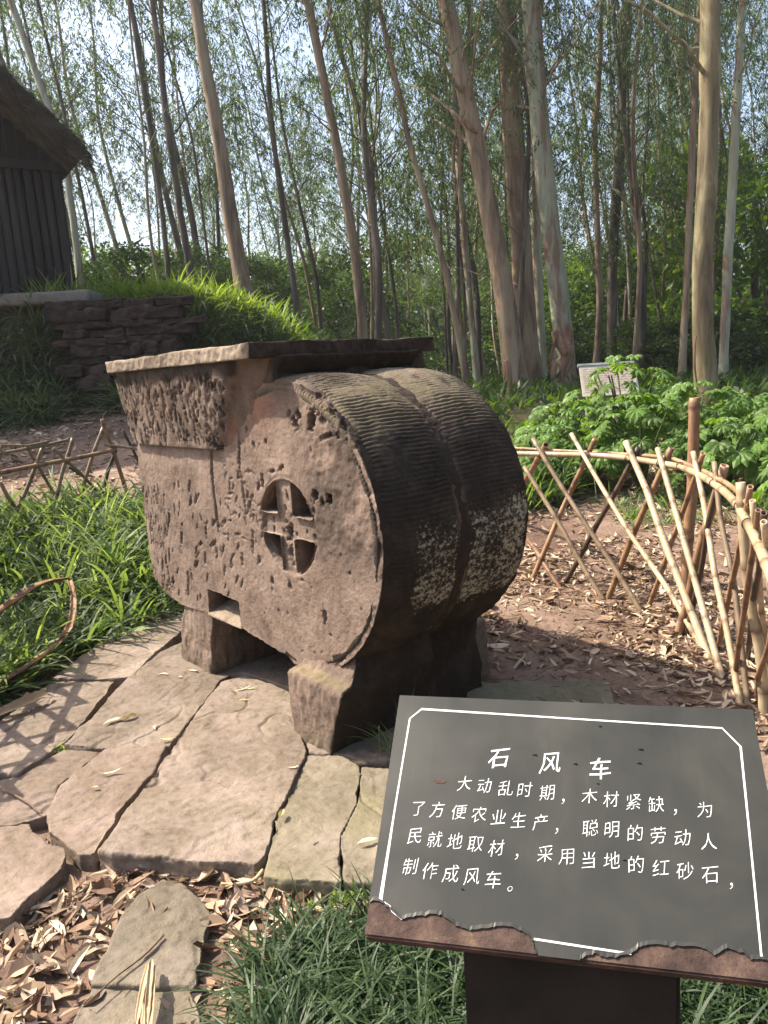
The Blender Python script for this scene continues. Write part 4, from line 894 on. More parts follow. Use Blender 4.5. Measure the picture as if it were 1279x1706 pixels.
# ------------------------------------------------------------------ trees
def limb_paths(rg, H, r0, n, z0=.25, lean=(0, 0)):
    out = []
    for _ in range(n):
        z = H*rg.uniform(z0, .92); az = rg.uniform(0, 2*np.pi); L = rg.uniform(.5, 1.0)*(1.1+2.2*(1-z/H)); up = rg.uniform(.5, 1.3)
        t = np.linspace(0, 1, 5); x = L*t; zz = z+L*up*(t-.25*t*t)
        r = r0*(1-z/H*.8)*rg.uniform(.18, .34)
        out.append((np.stack([x*math.cos(az), x*math.sin(az), zz], -1)+rg.normal(0, .04, (5, 3))*np.array([0, 1, 1, 1, 1])[:, None], r))
    return out
def crown_mesh(rg, H, n, limbs, leafL=.15, leafW=.030, z0=.3, spread=1.0, name='crown', top_=True):
    cs = []
    for p, r in limbs:
        for k in (2, 3, 4): cs.append((p[k], .75))
    for _ in range(int(14*spread)+6): z = H*rg.uniform(z0+.1, 1.02); rr = rg.uniform(.2, 1.2)*(1.15-z/H*.6)*spread; az = rg.uniform(0, 6.28); cs.append((np.array([rr*math.cos(az), rr*math.sin(az), z]), 1.0))
    ns = n//15; kc = np.minimum(rg.integers(0, len(cs), ns), rg.integers(0, len(cs), ns)); C = np.array([c[0] for c in cs])[kc]
    off = rg.normal(0, 1, (ns, 3))*np.array([.34, .34, .30])*spread**.3; st = C+off
    sd_ = off*np.array([1.1, 1.1, .2]); sd_ /= np.linalg.norm(sd_, axis=1)[:, None]+1e-9; sd_ = sd_*rg.uniform(.2, .9, (ns, 1))+np.array([0, 0, -1.0])*rg.uniform(.2, 1.1, (ns, 1)); sl_ = rg.uniform(.28, .75, ns)
    j = rg.integers(0, ns, n); t_ = rg.random((n, 1)); P = st[j]+sd_[j]*sl_[j][:, None]*t_+np.array([0, 0, -.18])*(t_**2)*sl_[j][:, None]+rg.normal(0, .030, (n, 3))
    D = sd_[j]*.5+np.stack([rg.normal(0, .55, n), rg.normal(0, .55, n), -np.abs(rg.normal(.6, .45, n))], -1)
    Vt, Ft = rhombs(st, sd_, rg.normal(0, 1, (ns, 3)), sl_, np.full(ns, .012))
    V, Fs = rhombs(P, D, rg.normal(0, 1, (n, 3)), leafL*rg.uniform(.6, 1.25, n), leafW*rg.uniform(.7, 1.3, n))
    return fmesh(name, *join([(V, Fs), (Vt, Ft)]))
def trunk_mesh(path, radii, limbs, seed, seg=12):
    parts = [tube(path, radii, seg, True, .05, seed)]
    for p, r in limbs: parts.append(tube(p, np.linspace(r, r*.25, len(p)), 5, False))
    return fmesh('trunk', *join(parts), True)
def spline(pts, n):
    pts = np.array(pts, float); t = np.linspace(0, len(pts)-1, n); o = []
    for q in t:
        i = min(int(q), len(pts)-2); f = q-i; p0 = pts[max(i-1, 0)]; p1, p2 = pts[i], pts[i+1]; p3 = pts[min(i+2, len(pts)-1)]
        o.append(.5*((2*p1)+(-p0+p2)*f+(2*p0-5*p1+4*p2-p3)*f*f+(-p0+3*p1-3*p2+p3)*f**3))
    return np.array(o)
# the large trees: pixel track (top last), distance, width at the base and at the top of the picture
HERO = [
 ([(408, 505), (385, 380), (352, 190), (322, 0)], 14.0, 27, 17, 'bark_tan', 'tall leaning eucalyptus with peeling tan bark rising from the bank right of the log hut', 1),
 ([(606, 575), (590, 430), (560, 240), (512, 0)], 17.0, 17, 13, 'bark_tan', 'slender brown eucalyptus leaning left directly above the hopper rim of the stone machine', 1),
 ([(862, 655), (838, 480), (795, 250), (742, 0)], 16.5, 36, 24, 'bark_tan', 'reddish tan eucalyptus leaning left, leftmost of the thick clump right of the stone drum', 2),
 ([(886, 655), (872, 480), (852, 250), (840, 0)], 17.5, 36, 28, 'bark_tan', 'straight brown eucalyptus in the middle of the thick clump behind the shrubs', 2),
 ([(906, 648), (895, 430), (893, 300), (884, 60)], 18.2, 16, 13, 'bark_pale', 'thin whitish eucalyptus squeezed between the two thick trunks of the clump', 1),
 ([(938, 560), (918, 380), (898, 180), (884, 0)], 16.6, 34, 28, 'bark_pale', 'pale cream eucalyptus with bark peeling at its foot, rightmost of the thick clump', 2),
 ([(1175, 668), (1168, 480), (1178, 230), (1181, 0)], 13.5, 33, 29, 'bark_olive', 'thick smooth olive-yellow eucalyptus standing alone at the right', 2),
 ([(1203, 668), (1212, 480), (1226, 250), (1240, 0)], 16.5, 16, 12, 'bark_pale', 'thin grey eucalyptus just right of the thick olive-yellow trunk', 1),
 ([(1134, 655), (1143, 480), (1152, 280), (1166, 40)], 16.0, 12, 9, 'bark_tan', 'thin tan eucalyptus just left of the thick olive-yellow trunk', 1),
 ([(1020, 610), (1022, 420), (1036, 200), (1046, 0)], 21.0, 15, 17, 'bark_dark', 'dark double-stemmed eucalyptus in the gap right of the thick clump', 2),
 ([(992, 612), (996, 480), (990, 250), (997, 90)], 20.0, 12, 8, 'bark_tan', 'slim orange-brown eucalyptus behind the pale notice board', 1),
 ([(322, 495), (300, 350), (280, 220), (262, 70)], 17.0, 13, 9, 'bark_dark', 'greyish eucalyptus leaning left between the hut and the tall leaning tree', 1),
 ([(283, 495), (270, 350), (255, 250), (222, 40)], 18.0, 9, 7, 'bark_dark', 'thin dark eucalyptus standing just left of the greyish leaning one', 1),
 ([(138, 500), (118, 340), (100, 230), (20, 0)], 16.5, 12, 10, 'bark_pale', 'pale thin eucalyptus rising behind the right corner of the log hut', 1),
 ([(772, 610), (740, 440), (690, 260), (645, 60)], 17.0, 11, 8, 'bark_tan', 'slender tan eucalyptus leaning strongly left behind the top of the drum', 1),
 ([(792, 612), (776, 430), (765, 280), (756, 150)], 18.5, 12, 9, 'bark_pale', 'thin pale eucalyptus just left of the thick clump', 1),
 ([(500, 560), (478, 400), (452, 200), (436, 0)], 19.0, 9, 7, 'bark_dark', 'thin dark eucalyptus rising over the left end of the stone rim', 1),
]
hero_objs = []
def hero(tr, Y, w0, w1, mk, label, nl, seed):
    rg = np.random.default_rng(seed); P = [atY(u, v, Y) for u, v in tr]; b = P[0].copy()
    # extend the foot down to the ground and the top up out of the picture
    d0 = (P[0]-P[1]); d0 /= np.linalg.norm(d0); gz = tz(b[0], b[1])-.1; 
    if b[2] > gz: P = [b+np.array([d0[0]*.3, 0, 0])*(b[2]-gz)+np.array([0, 0, gz-b[2]])]+P
    d1 = P[-1]-P[-2]; d1 /= np.linalg.norm(d1); Ht = R.uniform(14, 18); top_ = P[-1]+d1*max(3, (Ht-P[-1][2]+gz)/max(d1[2], .5)); P.append(top_)
    base = P[0].copy(); path = spline([p-base for p in P], 34); H = path[-1][2]
    path[1:, :2] += np.cumsum(rg.normal(0, .006, (33, 2)), 0)
    r0 = w0/F0*Y/2; r1 = w1/F0*Y/2; ztop = P[-2][2]-base[2]; z = path[:, 2]
    rad = np.where(z < ztop, r0+(r1-r0)*z/ztop, r1*(1-(z-ztop)/(H-ztop+1e-6)*.85)); rad = rad*(1+.55*np.exp(-z/.40))*(1+.05*rg.standard_normal(34)*(z > .5)); rad[1:-1] = (rad[:-2]+rad[1:-1]*2+rad[2:])/4
    limbs = []
    for p, r in limb_paths(rg, H, r0, 16+4*nl, .33):
        c = np.array([np.interp(p[0][2], z, path[:, 0]), np.interp(p[0][2], z, path[:, 1]), 0]); q = p+c; q[0] = [c[0], c[1], p[0][2]]; limbs.append((q, min(r, .05)))
    t = thing('eucalyptus_tree', base, label, 'tree', rz=0)
    link('trunk', trunk_mesh(path, rad, limbs, seed, 14), t, M[mk])
    cm = crown_mesh(rg, H, 6000, limbs, .12, .024, .33, 1.0); V = coords(cm)
    # shift free clusters onto the leaning axis
    link('crown', cm, t, M['euc'] if seed % 2 else M['euc_pale'])
    return t, path, rad, base
for i, h in enumerate(HERO): hero_objs.append(hero(*h, 900+i))
# curling strips of shed bark at the foot of the clump and the torn collar on the leaning trunk
M['shed'] = simple('shed_bark', [(.3, (.13, .065, .04)), (.5, (.24, .135, .085)), (.7, (.38, .25, .16))], 8, .8, 40, .5, .006, (1, 1, .2))
def ribbon(path, wid, thick=.004, curl=.3, seed=0):
    path = spline(path, 16); n = len(path); T = np.gradient(path, axis=0); T /= np.linalg.norm(T, axis=1)[:, None]; rg = np.random.default_rng(seed); side = np.cross(T, rg.normal(0, .25, 3)+np.array([.1, .3, 1])); side /= np.linalg.norm(side, axis=1)[:, None]; N = np.cross(side, T)
    w = wid*(np.sin(np.pi*np.linspace(.12, .93, n))**.5)*(1+.12*rg.standard_normal(n)); rows = []
    for o in (-1, -.5, 0, .5, 1): rows.append(path+side*(w*o/2)[:, None]+N*(w*curl*(o*o))[:, None])
    A = np.stack(rows, 1); B = A-N[:, None]*thick; V = np.concatenate([A, B[:, ::-1]], 1); m = V.shape[1]; i = np.arange(n-1)[:, None]*m; j = np.arange(m)[None]; k = (j+1) % m
    Fs = [np.stack([i+j, i+k, i+m+k, i+m+j], -1).reshape(-1, 4), np.array([list(range(m))[::-1], [(n-1)*m+q for q in range(m)]])]
    return V.reshape(-1, 3), Fs
def strips(t, items, Y):
    t0 = t.location
    for k, (tr, w) in enumerate(items):
        V, Fs = ribbon([atY(u, v, Y-.25)-np.array(t0) for u, v in tr], w, .006, .35, 40+k); link('bark_strip', fmesh('bark_strip', V, Fs, True), t, M['shed'])
strips(hero_objs[5][0], [([(922, 552), (930, 580), (938, 605), (940, 650)], .28), ([(944, 540), (950, 580), (940, 625), (925, 665)], .26), ([(930, 556), (920, 600), (918, 655)], .16), ([(946, 570), (952, 600), (930, 655), (922, 690)], .1)], 16.6)
strips(hero_objs[2][0], [([(762, 195), (768, 230), (766, 290), (758, 340)], .14), ([(772, 200), (782, 215), (796, 222)], .12), ([(775, 185), (768, 205), (757, 240), (752, 300)], .08), ([(842, 600), (846, 625), (850, 652)], .16)], 16.5)
strips(hero_objs[6][0], [([(1160, 560), (1158, 600), (1162, 650)], .08)], 13.5)
# the woodland behind: shared trunks and crowns, each tree its own object
TV = []
for v_ in range(7):
    rg = np.random.default_rng(40+v_); H = 15.0; r0 = .11
    ctrl = np.cumsum(np.vstack([[0, 0], rg.normal(0, .22, (6, 2))]), 0); z = np.linspace(0, H, 7)
    path = spline(np.c_[ctrl, z], 26); r0 = R.choice([.045, .055, .065, .085]); rad = r0*(1-.82*path[:, 2]/H)*(1+.3*np.exp(-path[:, 2]/.3))
    limbs = []
    for p, r in limb_paths(rg, H, r0, 22, .20):
        c = np.array([np.interp(p[0][2], path[:, 2], path[:, 0]), np.interp(p[0][2], path[:, 2], path[:, 1]), 0]); limbs.append((p+c, r))
    TV.append((trunk_mesh(path, rad, limbs, v_, 8), crown_mesh(rg, H, [7600, 3000, 6200, 4200, 8200, 2600, 5200][v_], limbs, .125, .027, [.24, .45, .22, .5, .3, .4, .2][v_], 1.0)))
TM = {}
def inst(me, mk):
    k = (me.name, mk)
    if k not in TM: c = me.copy(); c.materials.clear(); c.materials.append(M[mk]); TM[k] = c
    return TM[k]
R.seed(21)
taken = [(h[2][0]*1.0, h[2][1]) for h in []]
def woods(n, y0, y1, group, label, smin, smax, spread=.62, dmin=.8, sel=None):
    c = 0; tries = 0
    while c < n and tries < n*40:
        tries += 1
        y = math.sqrt(R.uniform(y0*y0, y1*y1)); x = R.uniform(-spread, spread)*y
        if x < -.26*y and y < 19.5: continue
        pr_ = (np.array([x, y, 4.0])-CAM); uu = W0/2+F0*(pr_@cx)/(pr_@cf)
        if any(abs(uu-g_) < w_ for g_, w_ in ((228, 42), (435, 40), (575, 32), (958, 42), (1245, 30))) and R.random() < .93: continue
        if any((x-a)**2+(y-b)**2 < dmin*dmin for a, b in taken): continue
        taken.append((x, y)); tm, cm = R.choice(TV); s = R.uniform(smin, smax)
        t = thing('eucalyptus_tree', (x, y, tz(x, y)-.1), label, 'tree', group); t.rotation_euler = (R.gauss(0, .035), R.gauss(-.045, .035), R.uniform(0, 6.28))
        # lean is kept towards the left of the view
        t.rotation_euler = (Matrix.Rotation(R.gauss(-.05, .035), 3, 'Y') @ Matrix.Rotation(R.gauss(0, .03), 3, 'X') @ Matrix.Rotation(R.uniform(0, 6.28), 3, 'Z')).to_euler()
        t.scale = (s*R.uniform(.8, 1.1),)*2+(s*R.uniform(.9, 1.15),)
        link('trunk', inst(tm, R.choice(['bark_tan', 'bark_dark', 'bark_dark', 'bark_dark', 'bark_pale'])), t); link('crown', inst(cm, R.choice(['euc', 'euc', 'euc_pale'])), t); c += 1
woods(62, 17.5, 27, 'thin eucalyptus trees of the near woodland', 'slender eucalyptus with a thin bare trunk among the near woodland trees', .75, 1.15, .56, .9)
woods(105, 27, 58, 'distant eucalyptus trees of the woodland', 'distant slender eucalyptus in the woodland behind the clearing', .85, 1.35, .60, 1.2)
# unseen trees added left of the view to shade the hut and the bank
for (x, y) in ((-11.5, 17.5), (-14.5, 18.0)):
    tm, cm = R.choice(TV); t = thing('eucalyptus_tree', (x, y, tz(x, y)-.1), 'unseen eucalyptus added beyond the left edge to shade the log hut', 'tree', 'eucalyptus trees beyond the log hut'); t.rotation_euler = (0, 0, R.uniform(0, 6)); link('trunk', inst(tm, 'bark_tan'), t); link('crown', inst(cm, 'euc'), t)
# unseen woodland right of and behind the viewer, added to cut the sky light
R.seed(77); kk_ = 0
while kk_ < 46:
    a_ = R.uniform(math.radians(38), math.radians(205)); d_ = R.uniform(9, 22); x, y = d_*math.sin(a_), d_*math.cos(a_)
    if y > 0 and x < .75*y+2: continue
    if any((x-a)**2+(y-b)**2 < 3.2 for a, b in taken): continue
    taken.append((x, y)); tm, cm = R.choice(TV); s = R.uniform(.7, 1.0); t = thing('eucalyptus_tree', (x, y, tz(x, y)-.1), 'unseen eucalyptus of the wood, added to cut sky light on the clearing', 'tree', 'eucalyptus trees outside the picture'); t.rotation_euler = (0, 0, R.uniform(0, 6.28)); t.scale = (s*1.35, s*1.35, s); link('trunk', inst(tm, 'bark_tan'), t); link('crown', inst(cm, 'euc'), t); kk_ += 1
# broadleaf understory
UV_ = []
for v_ in range(5):
    rg = np.random.default_rng(70+v_); n = 5200; K = 34
    th = rg.uniform(0, 6.28, K); ph = rg.uniform(.05, 1, K); rr = rg.uniform(.35, 1.0, K)**.6
    C = np.stack([rr*np.cos(th)*np.sqrt(1-(ph-.5)**2*2.2)*1.35, rr*np.sin(th)*np.sqrt(1-(ph-.5)**2*2.2)*1.35, .25+2.5*ph], -1)
    k = rg.integers(0, K, n); dd = rg.normal(0, 1, (n, 3)); dd /= np.linalg.norm(dd, axis=1)[:, None]; P = C[k]+dd*rg.uniform(.2, 1, (n, 1))**.5*np.array([.40, .40, .26])
    D = dd*np.array([1, 1, .4])+rg.normal(0, .5, (n, 3))+np.array([0, 0, -.2]); V, Fs = rhombs(P, D, rg.normal(0, 1, (n, 3)), rg.uniform(.08, .17, n), rg.uniform(.04, .075, n)); cm = fmesh('crown', V, Fs)
    lb = [(spline([(0, 0, .5), tuple(c*.5+[0, 0, .2]), tuple(c)], 5), .03) for c in C[:9]]
    tm = trunk_mesh(np.stack([np.linspace(0, .1, 8), np.zeros(8), np.linspace(-.1, 2.2, 8)], -1), np.linspace(.07, .03, 8), lb, v_, 7); UV_.append((tm, cm))
def under(x, y, s, mk, label, group, sz=1.0):
    tm, cm = R.choice(UV_); t = thing('broadleaf_tree', (x, y, tz(x, y)-.15), label, 'small tree', group); t.scale = (s*R.uniform(.85, 1.2), s*R.uniform(.85, 1.2), s*sz); t.rotation_euler = (0, 0, R.uniform(0, 6.28))
    link('trunk', inst(tm, 'bark_dark'), t); link('crown', inst(cm, mk), t)
R.seed(33)
for i in range(30):
    y = R.uniform(27, 44); x = (-.58+1.16*(i+R.random())/30)*y; under(x, y, R.uniform(1.0, 1.6), 'bush', 'leafy green small tree in the band behind the eucalyptus trunks', 'understory trees behind the trunks', R.uniform(.8, 1.15))
for i in range(11):
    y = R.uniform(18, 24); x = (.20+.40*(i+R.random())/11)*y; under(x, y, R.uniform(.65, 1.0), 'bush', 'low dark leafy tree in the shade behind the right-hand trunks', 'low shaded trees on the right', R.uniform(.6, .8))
for i in range(9):
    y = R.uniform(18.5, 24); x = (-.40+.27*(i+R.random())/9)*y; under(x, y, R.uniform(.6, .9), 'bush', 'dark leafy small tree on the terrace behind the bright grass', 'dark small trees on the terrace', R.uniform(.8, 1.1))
for i in range(30):
    y = R.uniform(50, 68); x = (-.62+1.24*(i+R.random())/30)*y; under(x, y, R.uniform(2.3, 3.4), 'bushlight' if i % 2 else 'bush', 'faraway rounded tree closing the view beyond the woodland', 'faraway trees closing the view', R.uniform(.8, 1.1))
for (u, v, y, s, sz) in ((1262, 420, 24, 2.1, 1.25), (1300, 470, 21, 1.7, 1.2)):
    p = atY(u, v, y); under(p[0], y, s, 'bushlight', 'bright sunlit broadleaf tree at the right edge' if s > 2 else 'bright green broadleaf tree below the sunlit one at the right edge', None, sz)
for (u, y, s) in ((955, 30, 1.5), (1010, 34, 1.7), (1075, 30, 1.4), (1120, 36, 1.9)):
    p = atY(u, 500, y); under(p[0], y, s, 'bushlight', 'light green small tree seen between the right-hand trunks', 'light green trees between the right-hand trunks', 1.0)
R.seed(78)  # unseen small trees round the clearing, added to dim the low sky
for i in range(26):
    a_ = math.radians(42+i*6.3+R.uniform(-2, 2)); d_ = R.uniform(10, 15); x, y = d_*math.sin(a_), d_*math.cos(a_)
    if y > 0 and x < .72*y+2: continue
    under(x, y, R.uniform(1.1, 1.6), 'bush', 'unseen leafy small tree added to cut sky light on the clearing', 'small trees outside the picture', R.uniform(.9, 1.2))
# undergrowth covering the woodland floor
n = 26000; y = rng.uniform(9.5, 34, n); x = rng.uniform(-.62, .62, n)*y; keep = ~((x < -2.3) & (y < 12.4) & (x < -4.2)) & ~((x < 1.1) & (y < 11) ) & ~((x < 0) & (y < 13)); x, y = x[keep], y[keep]; f = fbm(np.stack([x, y, x*0], -1), .5, 3, 4); kk = f > -.28; x, y = x[kk], y[kk]; n = len(x)
P = np.stack([x, y, terrain(x, y)+rng.uniform(0, .35, n)*(y > 12)], -1); V, Fs = rhombs(P, np.stack([rng.normal(0, .6, n), rng.normal(0, .6, n), rng.uniform(.2, 1, n)], -1), rng.normal(0, 1, (n, 3)), rng.uniform(.12, .34, n), rng.uniform(.03, .09, n))
tag(link('undergrowth', fmesh('undergrowth', V, Fs), None, M['bush']), 'dark leafy undergrowth covering the woodland floor under the trunks', 'undergrowth', kind='stuff')

# ------------------------------------------------------------------ strappy plants left of the machine
def tufts(cx_, cy_, per, L, Wd, lean, droop, rg=rng, spread=.03, n=5, zoff=0, twist=.3):
    k = len(cx_); N = k*per; x = np.repeat(cx_, per)+rg.normal(0, spread, N); y = np.repeat(cy_, per)+rg.normal(0, spread, N)
    z = terrain(x, y)+zoff-.01; sc__ = np.repeat(rg.uniform(.75, 1.2, k), per)
    return blades(np.stack([x, y, z], -1), rg.uniform(0, 2*np.pi, N), rg.uniform(*L, N)*sc__, rg.uniform(*Wd, N), rg.uniform(*lean, N), rg.uniform(*droop, N), n, rg, twist)
BL = np.array([(-2.7, 2.4), (-2.05, 2.95), (-1.80, 3.55), (-1.75, 3.85), (-1.55, 4.25), (-1.25, 4.75), (-1.0, 5.3), (-.8, 6.2)])   # right edge of the bed
xs, ys = rng.uniform(-4.6, -.9, 9000), rng.uniform(2.3, 6.9, 9000); lim = np.interp(ys, BL[:, 1], BL[:, 0]); k = (xs < lim-.06) & (ys < 6.35+.12*(xs+2.4)*0-.10*np.clip(-1.9-xs, 0, 3)+.15*rng.standard_normal(9000)); xs, ys = xs[k][:1750], ys[k][:1750]
h = len(xs)*7//10
Va = tufts(xs[:h], ys[:h], 14, (.22, .48), (.012, .026), (.10, .95), (.5, 2.0)); Vb = tufts(xs[h:], ys[h:], 13, (.22, .48), (.009, .020), (.1, .9), (.5, 1.7))
tag(link('strappy_plants', fmesh('strappy_plants', *Va, True), None, M['strap']), 'dense bed of arching strappy green leaves left of the stone winnower', 'strappy plants', kind='stuff')
tag(link('pale_strappy_plants', fmesh('pale_strappy_plants', *Vb, True), None, M['strap_pale']), 'pale cream-edged strappy leaves mixed through the left bed', 'strappy plants', kind='stuff')
# small leafy sprigs at the front left corner of the bed
xs, ys = rng.uniform(-2.3, -1.72, 60), rng.uniform(3.2, 3.9, 60); k = xs < np.interp(ys, BL[:, 1], BL[:, 0])-.02
V, Fs = tufts(xs[k], ys[k], 18, (.06, .13), (.010, .018), (.5, 1.4), (.1, .7), zoff=.14, spread=.045)
tag(link('leafy_sprigs', fmesh('leafy_sprigs', V, Fs, True), None, M['bright']), 'small bright leafy sprigs at the front corner of the left bed', 'sprigs', kind='stuff')
# mondo grass round the pedestal
n = 260; xs, ys = rng.uniform(-.46, .52, n), rng.uniform(1.10, 1.62, n); k = (ys < 1.60-.55*np.abs(xs-.05)**1.5*1.2) & ~((xs > .17) & (xs < .58) & (ys > 1.22)); xs, ys = xs[k], ys[k]
x2, y2 = rng.uniform(.50, 1.15, 170), rng.uniform(1.25, 2.0, 170); x3, y3 = rng.uniform(-.36, .1, 80), rng.uniform(1.35, 1.78, 80)
V, Fs = tufts(np.concatenate([xs, x2, x3]), np.concatenate([ys, y2, y3]), 24, (.12, .26), (.0042, .0070), (.25, 1.1), (.7, 1.9), n=6, spread=.02)
tag(link('mondo_grass', fmesh('mondo_grass', V, Fs, True), None, M['mondo']), 'dark arching mondo grass growing round the sign pedestal', 'mondo grass', kind='stuff')
V, Fs = tufts(np.array([.02, .07, .0, -.03, .11, .15]), np.array([2.68, 2.62, 2.60, 2.66, 2.66, 2.62]), 13, (.12, .26), (.003, .005), (.05, .8), (.4, 1.5), n=6, spread=.02, zoff=.06)
tag(link('grass_tuft', fmesh('grass_tuft', V, Fs, True), None, M['strap_pale']), 'thin pale grass tuft beside the near foot of the stone winnower', 'grass tuft', kind='stuff')
# little weeds in the joints
for (u, v, lab, nn_) in ((112, 1243, 'tiny green weed in the joint beside the broken pink slab', 26), (260, 1068, 'tiny green weed in the joint left of the far foot', 10), (560, 1500, 'small grass weed among the dry leaves below the mossy slab', 14)):
    g = G(u, v, -.02); V, Fs = tufts(np.full(nn_, g[0])+rng.normal(0, .035, nn_), np.full(nn_, g[1])+rng.normal(0, .012, nn_), 12, (.012, .035), (.003, .006), (.2, 1.3), (.1, .8), zoff=.05, spread=.010, n=3)
    tag(link('weed', fmesh('weed', V, Fs, True), None, M['bright']), lab, 'weed')
# bright grass and dark trailing plants on the bank
n = 420; xs = rng.uniform(-4.45, -1.2, n); ys = 10.75+np.clip(xs+2.4, 0, 9)*.9+rng.uniform(.0, 1.2, n)
V1_ = tufts(xs, ys, 13, (.14, .36), (.018, .034), (.1, .8), (.3, 1.4), spread=.08); V2_ = tufts(xs[:70], ys[:70], 9, (.32, .62), (.014, .030), (.0, .7), (.2, 1.2), spread=.05); V, Fs = join([V1_, V2_]); tag(link('bright_bank_grass', fmesh('bright_bank_grass', V, Fs, True), None, M['bright']), 'bright sunlit yellow-green grass along the top of the bank', 'grass', kind='stuff')
n = 620; xs = np.concatenate([rng.uniform(-7.0, -4.05, n), rng.uniform(-3.30, -1.0, n)]); ys = 10.1+np.clip(xs+2.4, 0, 9)*.9+rng.uniform(-.25, .80, 2*n)-.42*(xs < -4)
V, Fs = tufts(xs, ys, 15, (.30, .70), (.016, .032), (.3, 1.3), (.5, 1.7), spread=.10); tag(link('trailing_bank_plants', fmesh('trailing_bank_plants', V, Fs, True), None, M['darkstrap']), 'dark trailing strappy plants hanging over the terrace bank', 'trailing plants', kind='stuff')
# bright grass between the drum and the shrubs
n = 330; xs, ys = rng.uniform(1.05, 2.4, n), rng.uniform(6.6, 8.6, n); k = xs < 1.1+.55*(ys-6.0); V, Fs = tufts(xs[k], ys[k], 18, (.22, .55), (.014, .030), (.1, .9), (.2, 1.3), spread=.06)
tag(link('tall_grass', fmesh('tall_grass', V, Fs, True), None, M['meadow']), 'pale green grass beside the drum in front of the tree clump', 'grass', kind='stuff')
xs, ys = rng.uniform(2.0, 4.6, 130), rng.uniform(5.9, 6.9, 130); V, Fs = tufts(xs, ys, 12, (.10, .26), (.008, .016), (.2, 1.1), (.4, 1.4), spread=.04)
tag(link('edge_grass', fmesh('edge_grass', V, Fs, True), None, M['strap']), 'short strappy grass along the foot of the palmate shrubs', 'grass', kind='stuff')
# palmate shrubs
def palm_leaf(seed, rad=.15, lobes=8):
    rg = np.random.default_rng(seed); V = [(0, 0, 0)]; Fs4 = []
    for k in range(lobes):
        a = math.radians(-128+256*k/(lobes-1)); L = rad*(1-.30*abs(k-(lobes-1)/2)/(lobes/2))*rg.uniform(.93, 1.07); w = L*.22
        d_ = np.array([math.sin(a), math.cos(a), 0]); s_ = np.array([d_[1], -d_[0], 0]); b = len(V)
        V += [tuple(d_*L*.35+s_*w*.55+[0, 0, .000]), tuple(d_*L*.38+[0, 0, .010]), tuple(d_*L*.35-s_*w*.55), tuple(d_*L*.68+s_*w*.85+[0, 0, -.010]), tuple(d_*L*.68+[0, 0, .004]), tuple(d_*L*.68-s_*w*.85+[0, 0, -.010]), tuple(d_*L+[0, 0, -.035])]
        Fs4 += [(0, b, b+1, b+1), (b, b+3, b+4, b+1), (b+1, b+4, b+5, b+2), ]
        Fs4[-3] = None; F3.append((0, b, b+1)); F3.append((0, b+1, b+2)); F3.append((b+3, b+6, b+4)); F3.append((b+4, b+6, b+5))
    return V, [f for f in Fs4 if f]
PL = []
for s in range(4):
    F3 = []; V, F4 = palm_leaf(s, .155, 8); V = np.array(V); st, sf = tube([(0, 0, 0), (0, -.06, -.05), (0, -.10, -.16)], .0035, 4, False); n0 = len(V); V = np.vstack([V, st]); me = fmesh('leaf', V, [np.array(F3), np.vstack([np.array(F4), sf[0]+n0])], False); me.materials.append(M['fatsia']); PL.append(me)
M['stem'] = simple('green_stem', [(.4, (.05, .07, .025)), (.6, (.10, .11, .05))], 10, .7)
def fatsia(x, y, hgt, rad, label, nl, seed):
    rg = random.Random(seed); z = tz(x, y); t = thing('palmate_shrub', (x, y, z), label, 'shrub'); parts = []
    for k in range(6): a = rg.uniform(0, 6.28); parts.append(tube(spline([(0, 0, -.05), (math.cos(a)*rad*.25, math.sin(a)*rad*.25, hgt*.4), (math.cos(a)*rad*.6, math.sin(a)*rad*.6, hgt*.82)], 6), np.linspace(.016, .008, 6), 6, False))
    link('stems', fmesh('stems', *join(parts), True), t, M['stem'])['kind'] = 'stuff'
    for k in range(nl):
        a = rg.uniform(0, 6.28); e = math.asin(min(1, rg.random()**.75)); 
        if k < nl*.2: e *= .4
        px_, py_, pz_ = rad*math.cos(e)*math.cos(a), rad*math.cos(e)*math.sin(a), hgt*(.28+.72*math.sin(e)); q = rg.uniform(.72, 1.05)
        o = link('leaf', rg.choice(PL), t); o.location = (px_*q, py_*q, pz_*(.9+.1*q)); tilt_ = (math.pi/2-e)*.55+rg.gauss(.18, .22)
        o.rotation_euler = (Matrix.Rotation(a-math.pi/2+rg.gauss(0, .35), 3, 'Z') @ Matrix.Rotation(-tilt_, 3, 'X')).to_euler(); s = rg.uniform(.62, 1.12); o.scale = (s, s, s)
